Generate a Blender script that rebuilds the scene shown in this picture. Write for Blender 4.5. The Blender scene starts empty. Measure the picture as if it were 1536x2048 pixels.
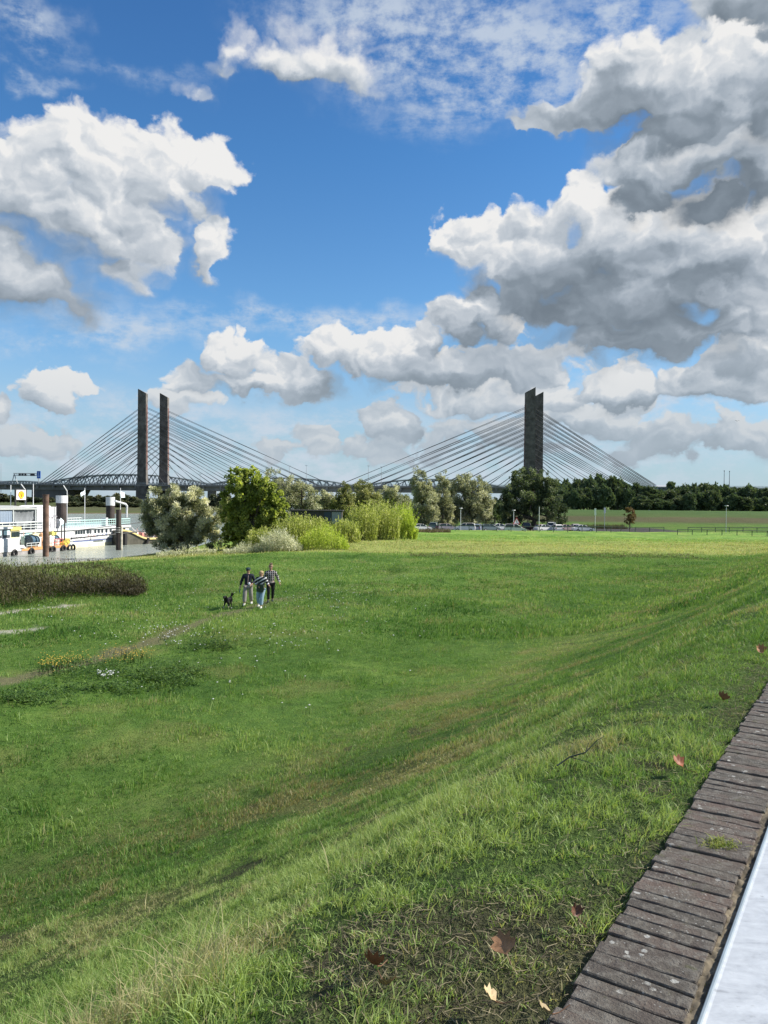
import bpy, math, random
import numpy as np
from mathutils import Vector, Matrix
R = math.radians
scene = bpy.context.scene
C = scene.collection
# ------------------------------------------------------------------ camera
CAMZ, F = 7.0, 1538.0
PITCH, ROLL = R(-0.894), R(0.52)
f_ = Vector((0, math.cos(PITCH), math.sin(PITCH)))
u0 = Vector((0, -math.sin(PITCH), math.cos(PITCH)))
r0 = Vector((1, 0, 0))
r_ = r0 * math.cos(ROLL) + u0 * math.sin(ROLL)
u_ = -r0 * math.sin(ROLL) + u0 * math.cos(ROLL)
cam = bpy.data.cameras.new('camera')
cam_o = bpy.data.objects.new('camera', cam); C.objects.link(cam_o)
M = Matrix((r_, u_, -f_)).transposed().to_4x4(); M.translation = (0, 0, CAMZ)
cam_o.matrix_world = M
cam.sensor_fit = 'VERTICAL'; cam.sensor_height = 36.0; cam.lens = F / 2048 * 36.0
cam.clip_start = 0.05; cam.clip_end = 20000
scene.camera = cam_o

def ray(x, y):
    return f_ + r_ * ((x - 768) / F) + u_ * ((1024 - y) / F)
def P(x, y, Y):                    # point at world depth Y seen at photo position x, y
    d = ray(x, y); return Vector((0, 0, CAMZ)) + d * (Y / d.y)
def G(x, y, h=0.0):                # point on the level h
    d = ray(x, y); return Vector((0, 0, CAMZ)) + d * ((h - CAMZ) / d.z)
def px(Y): return Y / F            # metres per photo pixel

# ------------------------------------------------------------------ light
SUN_AZ, SUN_EL = R(84), R(38)      # azimuth from +Y towards +X
sun_dir = Vector((math.sin(SUN_AZ) * math.cos(SUN_EL), math.cos(SUN_AZ) * math.cos(SUN_EL), math.sin(SUN_EL)))
sl = bpy.data.lights.new('sun', 'SUN'); sl.energy = 5.0; sl.angle = R(0.53); sl.color = (1.0, 0.93, 0.82)
so = bpy.data.objects.new('sun', sl); C.objects.link(so)
so.rotation_euler = sun_dir.to_track_quat('Z', 'Y').to_euler()
scene.view_settings.view_transform = 'Standard'
scene.view_settings.look = 'None'
scene.view_settings.exposure = 1.10
scene.view_settings.gamma = 1.0
scene.cycles.max_bounces = 6
scene.cycles.diffuse_bounces = 3
scene.cycles.glossy_bounces = 2
scene.cycles.transmission_bounces = 3
scene.cycles.transparent_max_bounces = 12
scene.cycles.caustics_reflective = False
scene.cycles.caustics_refractive = False
scene.cycles.use_denoising = True

# ------------------------------------------------------------------ node helpers
class NT:
    def __init__(s, tree): s.t = tree
    def n(s, typ, **kw):
        nd = s.t.nodes.new(typ)
        for k, v in kw.items():
            setattr(nd, k, v)
        return nd
    def put(s, sock, v):
        if v is None: return
        if hasattr(v, 'is_output') or isinstance(v, bpy.types.NodeSocket): s.t.links.new(v, sock)
        else: sock.default_value = v
    def m(s, op, a, b=None, c=None, clamp=False):
        nd = s.n('ShaderNodeMath', operation=op); nd.use_clamp = clamp
        s.put(nd.inputs[0], a); s.put(nd.inputs[1], b)
        if c is not None: s.put(nd.inputs[2], c)
        return nd.outputs[0]
    def vm(s, op, a, b=None, c=None, scale=None):
        nd = s.n('ShaderNodeVectorMath', operation=op)
        s.put(nd.inputs[0], a); s.put(nd.inputs[1], b)
        if c is not None: s.put(nd.inputs[2], c)
        if scale is not None: s.put(nd.inputs[3], scale)
        return nd.outputs['Value'] if op in ('LENGTH', 'DOT_PRODUCT', 'DISTANCE') else nd.outputs[0]
    def noise(s, vec, scale, detail=4, rough=0.55, lac=2.0, dist=0.0, out='Fac', dims='3D'):
        nd = s.n('ShaderNodeTexNoise', noise_dimensions=dims); s.put(nd.inputs['Vector'], vec)
        nd.inputs['Scale'].default_value = scale; nd.inputs['Detail'].default_value = detail
        nd.inputs['Roughness'].default_value = rough; nd.inputs['Lacunarity'].default_value = lac
        nd.inputs['Distortion'].default_value = dist
        return nd.outputs[out]
    def vor(s, vec, scale, feature='F1', detail=0, rand=1.0, out='Distance', smooth=None, rough=0.5, dims='3D'):
        nd = s.n('ShaderNodeTexVoronoi', feature=feature, voronoi_dimensions=dims); s.put(nd.inputs['Vector'], vec)
        nd.inputs['Scale'].default_value = scale; nd.inputs['Detail'].default_value = detail
        nd.inputs['Roughness'].default_value = rough
        nd.inputs['Randomness'].default_value = rand
        if smooth is not None and 'Smoothness' in nd.inputs: nd.inputs['Smoothness'].default_value = smooth
        return nd.outputs[out]
    def ss(s, v, a, b, lo=0.0, hi=1.0):      # smoothstep
        nd = s.n('ShaderNodeMapRange', interpolation_type='SMOOTHSTEP')
        s.put(nd.inputs[0], v)
        nd.inputs[1].default_value = a; nd.inputs[2].default_value = b
        nd.inputs[3].default_value = lo; nd.inputs[4].default_value = hi
        return nd.outputs[0]
    def lin(s, v, a, b, lo=0.0, hi=1.0):
        nd = s.n('ShaderNodeMapRange'); s.put(nd.inputs[0], v)
        nd.inputs[1].default_value = a; nd.inputs[2].default_value = b
        nd.inputs[3].default_value = lo; nd.inputs[4].default_value = hi
        return nd.outputs[0]
    def mix(s, f, a, b, blend='MIX'):
        nd = s.n('ShaderNodeMix', data_type='RGBA', blend_type=blend)
        s.put(nd.inputs[0], f)
        for i, v in ((6, a), (7, b)):
            if isinstance(v, (tuple, list)) and len(v) == 3: v = (*v, 1)
            s.put(nd.inputs[i], v)
        return nd.outputs[2]
    def ramp(s, f, stops):
        nd = s.n('ShaderNodeValToRGB'); s.put(nd.inputs[0], f)
        el = nd.color_ramp.elements
        el[0].position, el[0].color = stops[0][0], (*stops[0][1], 1)
        el[1].position, el[1].color = stops[-1][0], (*stops[-1][1], 1)
        for p, c in stops[1:-1]:
            e = el.new(p); e.color = (*c, 1)
        return nd.outputs[0]
    def comb(s, x, y, z=0.0):
        nd = s.n('ShaderNodeCombineXYZ'); s.put(nd.inputs[0], x); s.put(nd.inputs[1], y); s.put(nd.inputs[2], z)
        return nd.outputs[0]
    def sep(s, v):
        nd = s.n('ShaderNodeSeparateXYZ'); s.put(nd.inputs[0], v); return nd.outputs
    def attr(s, name, out='Fac'):
        nd = s.n('ShaderNodeAttribute'); nd.attribute_name = name; return nd.outputs[out]

# ------------------------------------------------------------------ world: nishita sky with clouds by direction
def world():
    w = bpy.data.worlds.new('World'); scene.world = w; w.use_nodes = True
    t = w.node_tree; t.nodes.clear(); N = NT(t)
    out = N.n('ShaderNodeOutputWorld'); bg = N.n('ShaderNodeBackground')
    t.links.new(bg.outputs[0], out.inputs[0])
    bg.inputs[1].default_value = 0.10
    sky = N.n('ShaderNodeTexSky'); sky.sky_type = 'NISHITA'; sky.sun_disc = False
    sky.sun_elevation = SUN_EL; sky.sun_rotation = SUN_AZ
    sky.air_density = 1.0; sky.dust_density = 0.3; sky.ozone_density = 3.0
    tc = N.n('ShaderNodeTexCoord')
    d = N.vm('NORMALIZE', tc.outputs['Generated'])
    x, y, z = N.sep(d)
    az = N.m('ARCTAN2', x, y); el = N.m('ARCSINE', z)
    def ae(cx, cy):
        v = ray(cx, cy).normalized(); return math.atan2(v.x, v.y), math.asin(v.z)
    p0 = N.comb(az, el, 0.0)
    def blobs(vec, lst, bias=0.0):
        cur = None
        for (cx, cy, rx, ry, wt) in lst:
            a, e = ae(cx, cy); sx, sy = F / rx, F / ry
            q = N.vm('MULTIPLY_ADD', vec, (sx, sy, 0), (-a * sx, -e * sy, 0))
            l = N.vm('LENGTH', q)
            v = N.m('MULTIPLY_ADD', l, -wt, wt)
            cur = v if cur is None else N.m('SMOOTH_MAX', cur, v, 0.12)
        return cur
    # fractal warp of the outline
    pn = N.vm('MULTIPLY', p0, (1.0, 1.25, 1.0))
    nz = N.noise(pn, 13.0, 7, 0.54, out='Color', dims='2D')
    warp = N.vm('SUBTRACT', nz, (0.5, 0.5, 0.5))
    pw = N.vm('MULTIPLY_ADD', warp, (0.075, 0.065, 0), p0)
    # fields shared by all cloud banks: a height of billows, and the same height one small step towards the sun
    def billow(vec):
        v = N.vor(vec, 21.0, 'F1', 2.0, rough=0.5, dims='2D')
        n = N.noise(vec, 24.0, 7, 0.52, dims='2D')
        return N.m('ADD', N.m('MULTIPLY', N.m('SUBTRACT', 0.40, N.m('MULTIPLY', v, v)), 0.42), N.m('MULTIPLY', n, 0.9))
    pb = N.vm('MULTIPLY_ADD', warp, (0.075, 0.065, 0), pn)
    b0 = billow(pb)
    b1 = billow(N.vm('ADD', pb, (0.0050, 0.0100, 0.0)))
    small = N.m('SUBTRACT', b0, b1)
    bz = N.m('SUBTRACT', b0, 0.58)
    wd = N.vm('MULTIPLY_ADD', warp, (0.11, 0.075, 0), p0)
    SH = (0.016, 0.034, 0.0)
    pws = N.vm('ADD', pw, SH)
    hazek = N.ss(el, 0.0, 0.24, 0.62, 0.0)
    def bank(col, lst, dark, grow=0.13, rough=0.55, top=0.68, contrast=1.0, haze=0.0, gain=0.85, soft=1.0, extra=None):
        D0 = blobs(pw, lst); D1 = blobs(pws, lst)
        if extra is not None:
            D0 = N.m('MAXIMUM', D0, extra); D1 = N.m('MAXIMUM', D1, extra)
        E = N.m('ADD', N.m('ADD', D0, grow), N.m('MULTIPLY', bz, rough))
        toward = N.m('SUBTRACT', D0, D1)
        under = N.ss(toward, 0.10, -0.35)                       # underside: edge turns soft
        wdt = N.m('MULTIPLY_ADD', under, 0.75 * soft, 0.17 * soft)
        al = N.m('DIVIDE', E, wdt, clamp=True)
        al = N.m('MULTIPLY', N.m('MULTIPLY', al, al), N.m('SUBTRACT', 3.0, N.m('MULTIPLY', al, 2.0)))
        deep = N.ss(E, 0.05, 0.9)
        lum = N.m('MULTIPLY_ADD', toward, 0.50 * contrast, top - 0.09)
        k = small
        if dark:
            dk = N.ss(blobs(wd, dark), -0.15, 0.75)
            lum = N.m('SUBTRACT', lum, N.m('MULTIPLY', dk, 0.49))
            k = N.m('MULTIPLY', small, N.m('MULTIPLY_ADD', dk, -0.50, 1.0))
        lum = N.m('ADD', lum, N.m('MULTIPLY', k, gain * contrast * 0.64))
        lum = N.m('SUBTRACT', lum, N.m('MULTIPLY', deep, 0.10))
        lum = N.m('MAXIMUM', N.m('MINIMUM', lum, 1.0), 0.0)
        cc = N.ramp(lum, [(0.0, (.190, .235, .285)), (0.22, (.265, .320, .380)), (0.45, (.400, .462, .535)), (0.68, (.570, .625, .69)), (0.88, (.77, .80, .835)), (1.0, (.94, .935, .925))])
        cc = N.mix(N.m('ADD', hazek, haze, clamp=True), cc, (.47, .56, .64))
        return N.mix(al, col, lit(cc))
    # thin high cloud
    ps = N.vm('MULTIPLY', p0, (0.75, 2.2, 1.0))
    psr = N.n('ShaderNodeMapping'); N.put(psr.inputs[0], ps); psr.inputs['Rotation'].default_value = (0, 0, R(-24))
    c1 = N.noise(psr.outputs[0], 9.0, 7, 0.66, dist=0.25, dims='2D')
    c2 = N.noise(N.vm('MULTIPLY', p0, (1, 1.6, 1)), 30.0, 4, 0.65, dims='2D')
    CIR = [(960,110,430,140,1.1),(760,50,330,90,.9),(1180,60,260,110,.9),(50,60,120,55,.75),(80,162,130,20,.55),(600,640,520,50,.7),(80,690,220,40,.6),(1000,215,150,50,.8),
        (700,930,1000,150,1.4),(300,880,600,110,1.1),(250,655,260,44,.8),(620,640,420,46,.9),(1300,800,400,90,1.0),(250,130,260,30,.4)]
    cm = N.ss(blobs(wd, CIR), -0.05, 0.75)
    cir = N.m('MULTIPLY', cm, N.ss(N.m('ADD', N.m('MULTIPLY', c1, 0.55), N.m('MULTIPLY', c2, 0.45)), 0.36, 0.64))
    cir = N.m('MULTIPLY', cir, 0.80)
    tint = N.ramp(N.lin(el, 0.0, 0.7), [(0.0, (.40, .52, .64)), (0.12, (.44, .57, .68)), (0.3, (.44, .63, .73)), (0.6, (.31, .56, .73)), (1.0, (.23, .45, .67))])
    base = N.mix(1.0, sky.outputs[0], tint, 'MULTIPLY')
    base = N.mix(N.ss(el, -0.01, 0.24, 0.80, 0.0), base, (2.05, 2.70, 3.15))
    K = 4.3
    def lit(c): return N.vm('SCALE', c, scale=K)
    col = N.mix(cir, base, lit(N.mix(0.0, (.66, .74, .84), (1, 1, 1))))
    # elsewhere on the dome: scattered banks from noise
    outm = N.m('MAXIMUM', N.ss(N.m('ABSOLUTE', az), 0.50, 0.56), N.m('MAXIMUM', N.ss(el, 0.66, 0.74), N.ss(el, -0.01, -0.02)))
    on = N.noise(d, 2.3, 6, 0.58)
    oc = N.ramp(N.noise(N.vm('ADD', d, (.05, .02, .09)), 2.3, 6, 0.58), [(0.42, (.90, .90, .90)), (0.62, (.34, .38, .43))])
    outer = N.mix(N.ss(on, 0.50, 0.58), base, lit(oc))
    # back to front
    col = bank(col, [(1380,880,220,46,.6),(1190,835,160,52,.75),(1500,865,130,60,.7),(780,905,170,36,.45),(1000,880,280,60,.5),(640,890,50,38,.7),(560,902,60,22,.6),
        (60,890,95,34,.7),(350,800,110,26,.5),(700,880,60,24,.5),(1240,905,120,26,.55),(1100,905,120,26,.5)],
        [(1400,905,220,30,.7),(1180,870,180,26,.6),(1000,905,260,30,.5)], rough=.75, haze=.16, gain=1.3, top=.70)
    col = bank(col, [(785,850,66,56,.85),(960,800,120,66,.85),(1000,790,230,56,.8),(1100,795,80,50,.9),(1235,775,120,50,.95),(1450,760,150,56,.9),(1500,700,90,60,.9)],
        [(820,870,70,40,.7),(1000,850,240,26,.6),(1300,810,180,26,.8),(1450,810,150,26,.7),(1480,720,60,30,.5)], rough=.75, haze=.06, gain=1.25, top=.70)
    col = bank(col, [(90,778,56,46,.85),(150,768,42,20,.6),(6,822,30,36,.8),(468,718,62,58,1.0),(440,764,110,32,.85),(530,770,60,28,.8),(600,765,130,44,.9),(700,712,110,56,.95),(770,710,80,60,.95),
        (900,745,200,56,.95),(1020,740,160,50,.9)],
        [(450,790,110,20,.7),(620,782,120,22,.7),(860,762,220,34,1.0),(1000,720,170,52,1.0),(95,815,50,20,.5),(700,770,110,24,.6),(830,720,60,40,.6)], rough=.62, haze=.02, gain=1.15, top=.74)
    col = bank(col, [(985,500,140,66,.95),(1040,460,60,34,.7),(900,480,50,44,.7),(920,640,76,80,.95),(850,680,62,46,.85),(960,590,70,60,.9),(1000,640,80,70,.9)],
        [(1010,570,60,60,.8),(960,690,110,50,1.0),(870,700,50,26,.6)], rough=.60, gain=1.2, top=.78)
    col = bank(col, [(165,330,150,92,1.0),(330,335,150,72,1.0),(430,330,80,56,.95),(25,370,90,100,.95),(200,440,200,150,1.25),(80,400,170,120,1.2),(270,390,130,70,1.1),(60,560,200,100,.9),(240,540,100,60,.9),
        (415,480,44,84,.8),(380,400,70,60,.7),(155,262,55,34,.85),(30,620,220,44,.45),(0,500,110,130,1)],
        [(60,600,260,60,.55),(110,500,150,50,.35),(220,560,80,40,.25),(50,430,60,70,.35),(420,540,40,40,.3)], rough=.50, gain=.85, top=.86, soft=1.5)
    col = bank(col, [(640,118,140,62,1.05),(690,130,100,66,1.0),(590,130,100,56,1.0),(478,98,46,42,.75),(540,120,80,46,.75),(395,188,66,24,.6),(455,150,60,34,.6)],
        [(600,165,150,22,.6),(660,140,80,30,.4)], rough=.60, gain=.7, top=.76, soft=4.5)
    col = bank(col, [(1480,0,110,110,1),(1530,80,90,110,1)], [(1500,80,110,110,1.2)], rough=.5, gain=.8, top=.74, soft=1.2)
    col = bank(col, [(1170,405,60,54,1.0),(1150,540,190,150,1.1),(1150,620,170,80,1.15),(1010,530,60,70,.9),(1230,480,130,110,1),(1400,560,260,140,1),(1060,600,120,100,1),(1270,670,280,80,1.1),(1480,640,140,100,1.1),(1440,480,220,90,1.1),(1300,600,200,110,1.1)],
        [(1100,610,170,90,1.2),(1250,640,240,70,1.25),(1190,540,130,70,1.0),(1400,560,180,40,.8),(1300,700,230,36,1.0),(1440,660,140,24,.5),(1320,500,110,36,.6)], rough=.44, gain=.9, top=.82, soft=1.3)
    col = bank(col, [(1330,385,120,56,1),(1440,395,160,56,1),(1290,400,96,50,1),(1500,330,120,100,1),(1330,330,140,60,.9),(1420,310,160,90,1.15),(1500,280,120,90,1.1)],
        [(1380,410,210,60,1.15),(1270,400,90,50,1.1),(1500,390,110,60,1.1),(1420,340,90,30,.6)], rough=.46, gain=.9, top=.76, soft=1.3)
    col = bank(col, [(1310,165,170,74,1),(1440,150,110,90,1),(1500,210,110,110,1),(1190,230,150,42,1),(1090,252,60,18,.8),(1380,240,180,80,1.1),(1260,215,150,56,1.15),(1300,300,150,60,1)],
        [(1150,240,160,34,1.1),(1300,262,190,44,1.15),(1240,205,140,50,.9),(1360,60,60,30,.3),(1510,240,60,110,1.0),(1480,300,90,30,.9)], rough=.50, gain=.9, top=.80, soft=1.3)
    t.links.new(col, bg.inputs[0])
    bg2 = N.n('ShaderNodeBackground'); bg2.inputs[1].default_value = 0.10; t.links.new(outer, bg2.inputs[0])
    mx = N.n('ShaderNodeMixShader'); t.links.new(outm, mx.inputs[0]); t.links.new(bg.outputs[0], mx.inputs[1]); t.links.new(bg2.outputs[0], mx.inputs[2])
    t.links.new(mx.outputs[0], out.inputs[0])
    w.cycles.sampling_method = 'MANUAL'; w.cycles.sample_map_resolution = 512
world()

# ------------------------------------------------------------------ material helpers
MATS = {}
def mat(name, col, rough=0.7, metal=0.0, var=0.0, scale=3.0, bump=0.0, bscale=40.0, spec=0.5, alpha=1.0):
    if name in MATS: return MATS[name]
    m = bpy.data.materials.new(name); m.use_nodes = True; N = NT(m.node_tree)
    b = m.node_tree.nodes['Principled BSDF']
    b.inputs['Roughness'].default_value = rough; b.inputs['Metallic'].default_value = metal
    b.inputs['Specular IOR Level'].default_value = spec
    b.inputs['Base Color'].default_value = (*col, 1)
    if alpha < 1: b.inputs['Alpha'].default_value = alpha
    g = N.n('ShaderNodeNewGeometry')
    if var:
        n = N.noise(g.outputs['Position'], scale, 5, 0.6)
        c = N.mix(N.ss(n, 0.3, 0.7), tuple(max(0, v * (1 - var)) for v in col), tuple(min(1, v * (1 + var)) for v in col))
        m.node_tree.links.new(c, b.inputs['Base Color'])
    if bump:
        bn = N.n('ShaderNodeBump'); bn.inputs['Strength'].default_value = bump
        N.put(bn.inputs['Height'], N.noise(g.outputs['Position'], bscale, 4, 0.6))
        m.node_tree.links.new(bn.outputs[0], b.inputs['Normal'])
    MATS[name] = m
    return m

def leaf_mat(name, dark, mid, light, trans=0.35, tcol=None, rough=0.55, hi=0.8):
    if name in MATS: return MATS[name]
    m = bpy.data.materials.new(name); m.use_nodes = True; t = m.node_tree; N = NT(t)
    b = t.nodes['Principled BSDF']; out = t.nodes['Material Output']
    b.inputs['Roughness'].default_value = rough; b.inputs['Specular IOR Level'].default_value = 0.25
    a = N.attr('rnd')
    col = N.ramp(a, [(0.0, dark), (0.5, mid), (hi, light), (1.0, light)])
    t.links.new(col, b.inputs['Base Color'])
    tr = N.n('ShaderNodeBsdfTranslucent')
    tc = N.mix(1.0, col, tcol or (1.15, 1.25, 0.6), 'MULTIPLY')
    t.links.new(tc, tr.inputs[0])
    mx = N.n('ShaderNodeMixShader'); mx.inputs[0].default_value = trans
    t.links.new(b.outputs[0], mx.inputs[1]); t.links.new(tr.outputs[0], mx.inputs[2]); t.links.new(mx.outputs[0], out.inputs[0])
    MATS[name] = m
    return m

# ------------------------------------------------------------------ object helpers
def tag(o, label=None, cat=None, group=None, kind=None):
    if label: o['label'] = label
    if cat: o['category'] = cat
    if group: o['group'] = group
    if kind: o['kind'] = kind
    return o
def empty(name, loc, label=None, cat=None, group=None, rz=0.0):
    o = bpy.data.objects.new(name, None); C.objects.link(o); o.location = loc; o.rotation_euler = (0, 0, rz)
    o.empty_display_size = 0.2
    return tag(o, label, cat, group)
def link(name, me, m=None, parent=None, loc=None):
    o = bpy.data.objects.new(name, me); C.objects.link(o)
    if m is not None:
        for k in (m if isinstance(m, (list, tuple)) else [m]): me.materials.append(k)
    if parent is not None: o.parent = parent
    if loc is not None: o.location = loc
    return o
def copy_tree(o, parent=None):
    kids = list(o.children)
    c = o.copy(); C.objects.link(c); c.parent = parent
    for ch in kids: copy_tree(ch, c)
    return c
class MB:
    def __init__(s): s.v = []; s.f = []; s.m = []
    def add(s, vs, fs, mi=0):
        b = len(s.v); s.v += [tuple(v) for v in vs]; s.f += [tuple(i + b for i in f) for f in fs]; s.m += [mi] * len(fs); return s
    def hexa(s, a, mi=0):          # 8 corners: bottom 4 then top 4
        return s.add(a, [(3, 2, 1, 0), (4, 5, 6, 7), (0, 1, 5, 4), (1, 2, 6, 5), (2, 3, 7, 6), (3, 0, 4, 7)], mi)
    def box(s, x0, x1, y0, y1, z0, z1, mi=0, tx=0.0, ty=0.0):   # tx, ty: taper of the top
        return s.hexa([(x0, y0, z0), (x1, y0, z0), (x1, y1, z0), (x0, y1, z0),
                       (x0 + tx, y0 + ty, z1), (x1 - tx, y0 + ty, z1), (x1 - tx, y1 - ty, z1), (x0 + tx, y1 - ty, z1)], mi)
    def tube(s, p, q, r, n=8, r2=None, mi=0, cap=True):
        p, q = Vector(p), Vector(q); r2 = r if r2 is None else r2
        d = (q - p)
        if d.length < 1e-6: return s
        d.normalize(); a = d.orthogonal().normalized(); b = d.cross(a)
        vs = []
        for c, rr in ((p, r), (q, r2)):
            for k in range(n):
                t = 2 * math.pi * k / n; vs.append(c + a * (rr * math.cos(t)) + b * (rr * math.sin(t)))
        fs = [(k, (k + 1) % n, n + (k + 1) % n, n + k) for k in range(n)]
        if cap: fs += [tuple(range(n - 1, -1, -1)), tuple(range(n, 2 * n))]
        return s.add(vs, fs, mi)
    def path(s, pts, r, n=6, mi=0):
        for i in range(len(pts) - 1):
            ra = r if not isinstance(r, (list, tuple)) else r[i]; rb = r if not isinstance(r, (list, tuple)) else r[i + 1]
            s.tube(pts[i], pts[i + 1], ra, n, rb, mi)
        return s
    def prism(s, poly, y0, y1, mi=0):    # polygon in x,z extruded along y
        n = len(poly)
        vs = [(a, y0, b) for a, b in poly] + [(a, y1, b) for a, b in poly]
        fs = [(i, (i + 1) % n, n + (i + 1) % n, n + i) for i in range(n)] + [tuple(range(n - 1, -1, -1)), tuple(range(n, 2 * n))]
        return s.add(vs, fs, mi)
    def ball(s, c, r, nu=10, nv=7, mi=0):
        rx, ry, rz = r if isinstance(r, (list, tuple)) else (r, r, r)
        vs = [(c[0], c[1], c[2] - rz)]
        for j in range(1, nv):
            t = math.pi * j / nv
            for i in range(nu):
                a = 2 * math.pi * i / nu
                vs.append((c[0] + rx * math.sin(t) * math.cos(a), c[1] + ry * math.sin(t) * math.sin(a), c[2] - rz * math.cos(t)))
        vs.append((c[0], c[1], c[2] + rz)); fs = []
        for i in range(nu): fs.append((0, 1 + (i + 1) % nu, 1 + i))
        for j in range(nv - 2):
            for i in range(nu):
                a = 1 + j * nu + i; b = 1 + j * nu + (i + 1) % nu; fs.append((a, b, b + nu, a + nu))
        e = len(vs) - 1; o = 1 + (nv - 2) * nu
        for i in range(nu): fs.append((e, o + i, o + (i + 1) % nu))
        return s.add(vs, fs, mi)
    def mesh(s, name, smooth=False, M=None):
        me = bpy.data.meshes.new(name)
        vs = s.v if M is None else [tuple(M @ Vector(v)) for v in s.v]
        me.from_pydata(vs, [], s.f)
        me.polygons.foreach_set('material_index', s.m)
        if smooth: me.polygons.foreach_set('use_smooth', [True] * len(s.f))
        me.validate(); me.update(); return me
    def build(s, name, m, parent=None, loc=None, smooth=False, M=None):
        return link(name, s.mesh(name, smooth, M), m, parent, loc)
def np_mesh(name, V, faces, k, attrs=None, smooth=False):
    """V (n,3); faces flat index array of k-gons; attrs {name: per-face float}"""
    me = bpy.data.meshes.new(name); nf = len(faces) // k
    me.vertices.add(len(V)); me.vertices.foreach_set('co', np.ascontiguousarray(V, dtype=np.float32).ravel())
    me.loops.add(len(faces)); me.loops.foreach_set('vertex_index', np.ascontiguousarray(faces, dtype=np.int32))
    me.polygons.add(nf); me.polygons.foreach_set('loop_start', np.arange(0, nf * k, k, dtype=np.int32))
    me.polygons.foreach_set('loop_total', np.full(nf, k, dtype=np.int32))
    if smooth: me.polygons.foreach_set('use_smooth', np.ones(nf, dtype=bool))
    for a, (dom, val) in (attrs or {}).items():
        at = me.attributes.new(a, 'FLOAT', dom); at.data.foreach_set('value', np.ascontiguousarray(val, dtype=np.float32))
    me.update(); return me

# ------------------------------------------------------------------ numpy noise
_rs = np.random.RandomState(7); _T = _rs.rand(256, 256)
def vnoise(x, y):
    xi = np.floor(x).astype(int); yi = np.floor(y).astype(int); xf = x - xi; yf = y - yi
    xf = xf * xf * (3 - 2 * xf); yf = yf * yf * (3 - 2 * yf)
    a = _T[xi & 255, yi & 255]; b = _T[(xi + 1) & 255, yi & 255]; c = _T[xi & 255, (yi + 1) & 255]; d = _T[(xi + 1) & 255, (yi + 1) & 255]
    return (a * (1 - xf) + b * xf) * (1 - yf) + (c * (1 - xf) + d * xf) * yf
def fbm(x, y, o=4):
    s = 0; a = 0.5; t = 0
    for i in range(o): s = s + a * vnoise(x + 17.3 * i, y - 9.1 * i); t += a; a *= 0.5; x = x * 2.03; y = y * 2.03
    return s / t
def sstep(a, b, v):
    t = np.clip((v - a) / (b - a), 0, 1); return t * t * (3 - 2 * t)

# ------------------------------------------------------------------ terrain
WA = math.atan((1767 - 768) / F)                       # the wall runs this far right of the view
WD = (math.sin(WA), math.cos(WA)); WN = (-math.cos(WA), math.sin(WA))
W0, WTOP = 0.60, 5.85                                  # left face of the wall, top of its coping
def s_of(x, y): return x * WN[0] + y * WN[1] - W0
RIVER = np.array([(-36,70),(-31,80),(-28.6,92),(-27,104),(-28,130),(-28,200),(-20,330),(0,500),(40,800),(200,1600),(100,1700),(-60,1000),(-105,620),(-112,520),
    (-98,420),(-100,345),(-140,322),(-300,300),(-800,240),(-2500,-200),(-2500,-1500),(-400,-900),(-120,-200),(-75,-60),(-58,0),(-47,30),(-41,50)], float)
def river_sd(x, y):
    """signed distance to the river outline, negative in the water"""
    d2 = np.full(x.shape, 1e12); ins = np.zeros(x.shape, bool); n = len(RIVER)
    for i in range(n):
        ax, ay = RIVER[i]; bx, by = RIVER[(i + 1) % n]; ex, ey = bx - ax, by - ay
        t = np.clip(((x - ax) * ex + (y - ay) * ey) / (ex * ex + ey * ey), 0, 1)
        d2 = np.minimum(d2, (x - ax - t * ex) ** 2 + (y - ay - t * ey) ** 2)
        c = ((ay > y) != (by > y)); ins ^= c & (x < (bx - ax) * (y - ay) / ((by - ay) if by != ay else 1e-9) + ax)
    d = np.sqrt(d2); return np.where(ins, -d, d)
def H(x, y):
    x = np.asarray(x, float); y = np.asarray(y, float)
    s = s_of(x, y)
    zm = np.interp(y, [-50, 30, 80, 118, 138, 147, 230, 400], [2.0, 2.0, 2.0, 1.75, 1.75, 0.85, 0.9, 1.6])
    slope = np.interp(s, [-30, -22, -6, 0.0, 0.5, 1.0], [2.0, 4.5, 5.78, 5.825, 5.775, 5.60])
    tt = np.clip((s - 1.0) / 11.0, 0, 1); slope = np.where(s > 1.0, 1.95 + 3.65 * (1 - tt) ** 2.1 * (1 + .0 * tt), slope)
    zs = np.where(s < 13, np.maximum(slope, zm), zm)
    # far dyke on the right
    dk = y - (283 - 0.02 * x)
    dyke = np.interp(dk, [-48, -10, 0, 5, 40], [0.0, 2.75, 2.95, 2.95, 0.9])
    zs = zs + dyke * sstep(8, 60, x) * (s > 13)
    n1 = fbm(x * 0.13 + 3, y * 0.13, 3) - 0.5
    n2 = fbm(x * 1.6, y * 1.6 + 40, 4) - 0.5
    near = 1 - sstep(90, 200, y)
    wallk = sstep(0.1, 1.5, s) 
    zs = zs + (n1 * 0.55 * sstep(8, 16, s) + n2 * (0.08 + 0.07 * sstep(8, 14, s)) * wallk) * near
    rd = river_sd(x, y)
    far = sstep(250, 320, y) * (x < -60 + 0 * x)
    bank = np.interp(rd, [-20, -3, 0, 2.5, 9, 22], [-4, -1.3, 0.0, 0.55, 1.0, 1.9])
    bank = np.where(rd > 22, bank + (rd - 22) * .3, bank)
    bank_far = np.interp(rd, [-20, -3, 0, 4, 30, 60, 80], [-4, -1.2, 0, 1.2, 2.2, 4.2, 9])
    zs = np.where(far > 0.5, np.minimum(zs + np.interp(rd, [0, 80, 100], [0, 0, 1.8]), bank_far), np.minimum(zs, bank))
    return zs
def h1(x, y): return float(H(np.array([x]), np.array([y]))[0])

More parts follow.
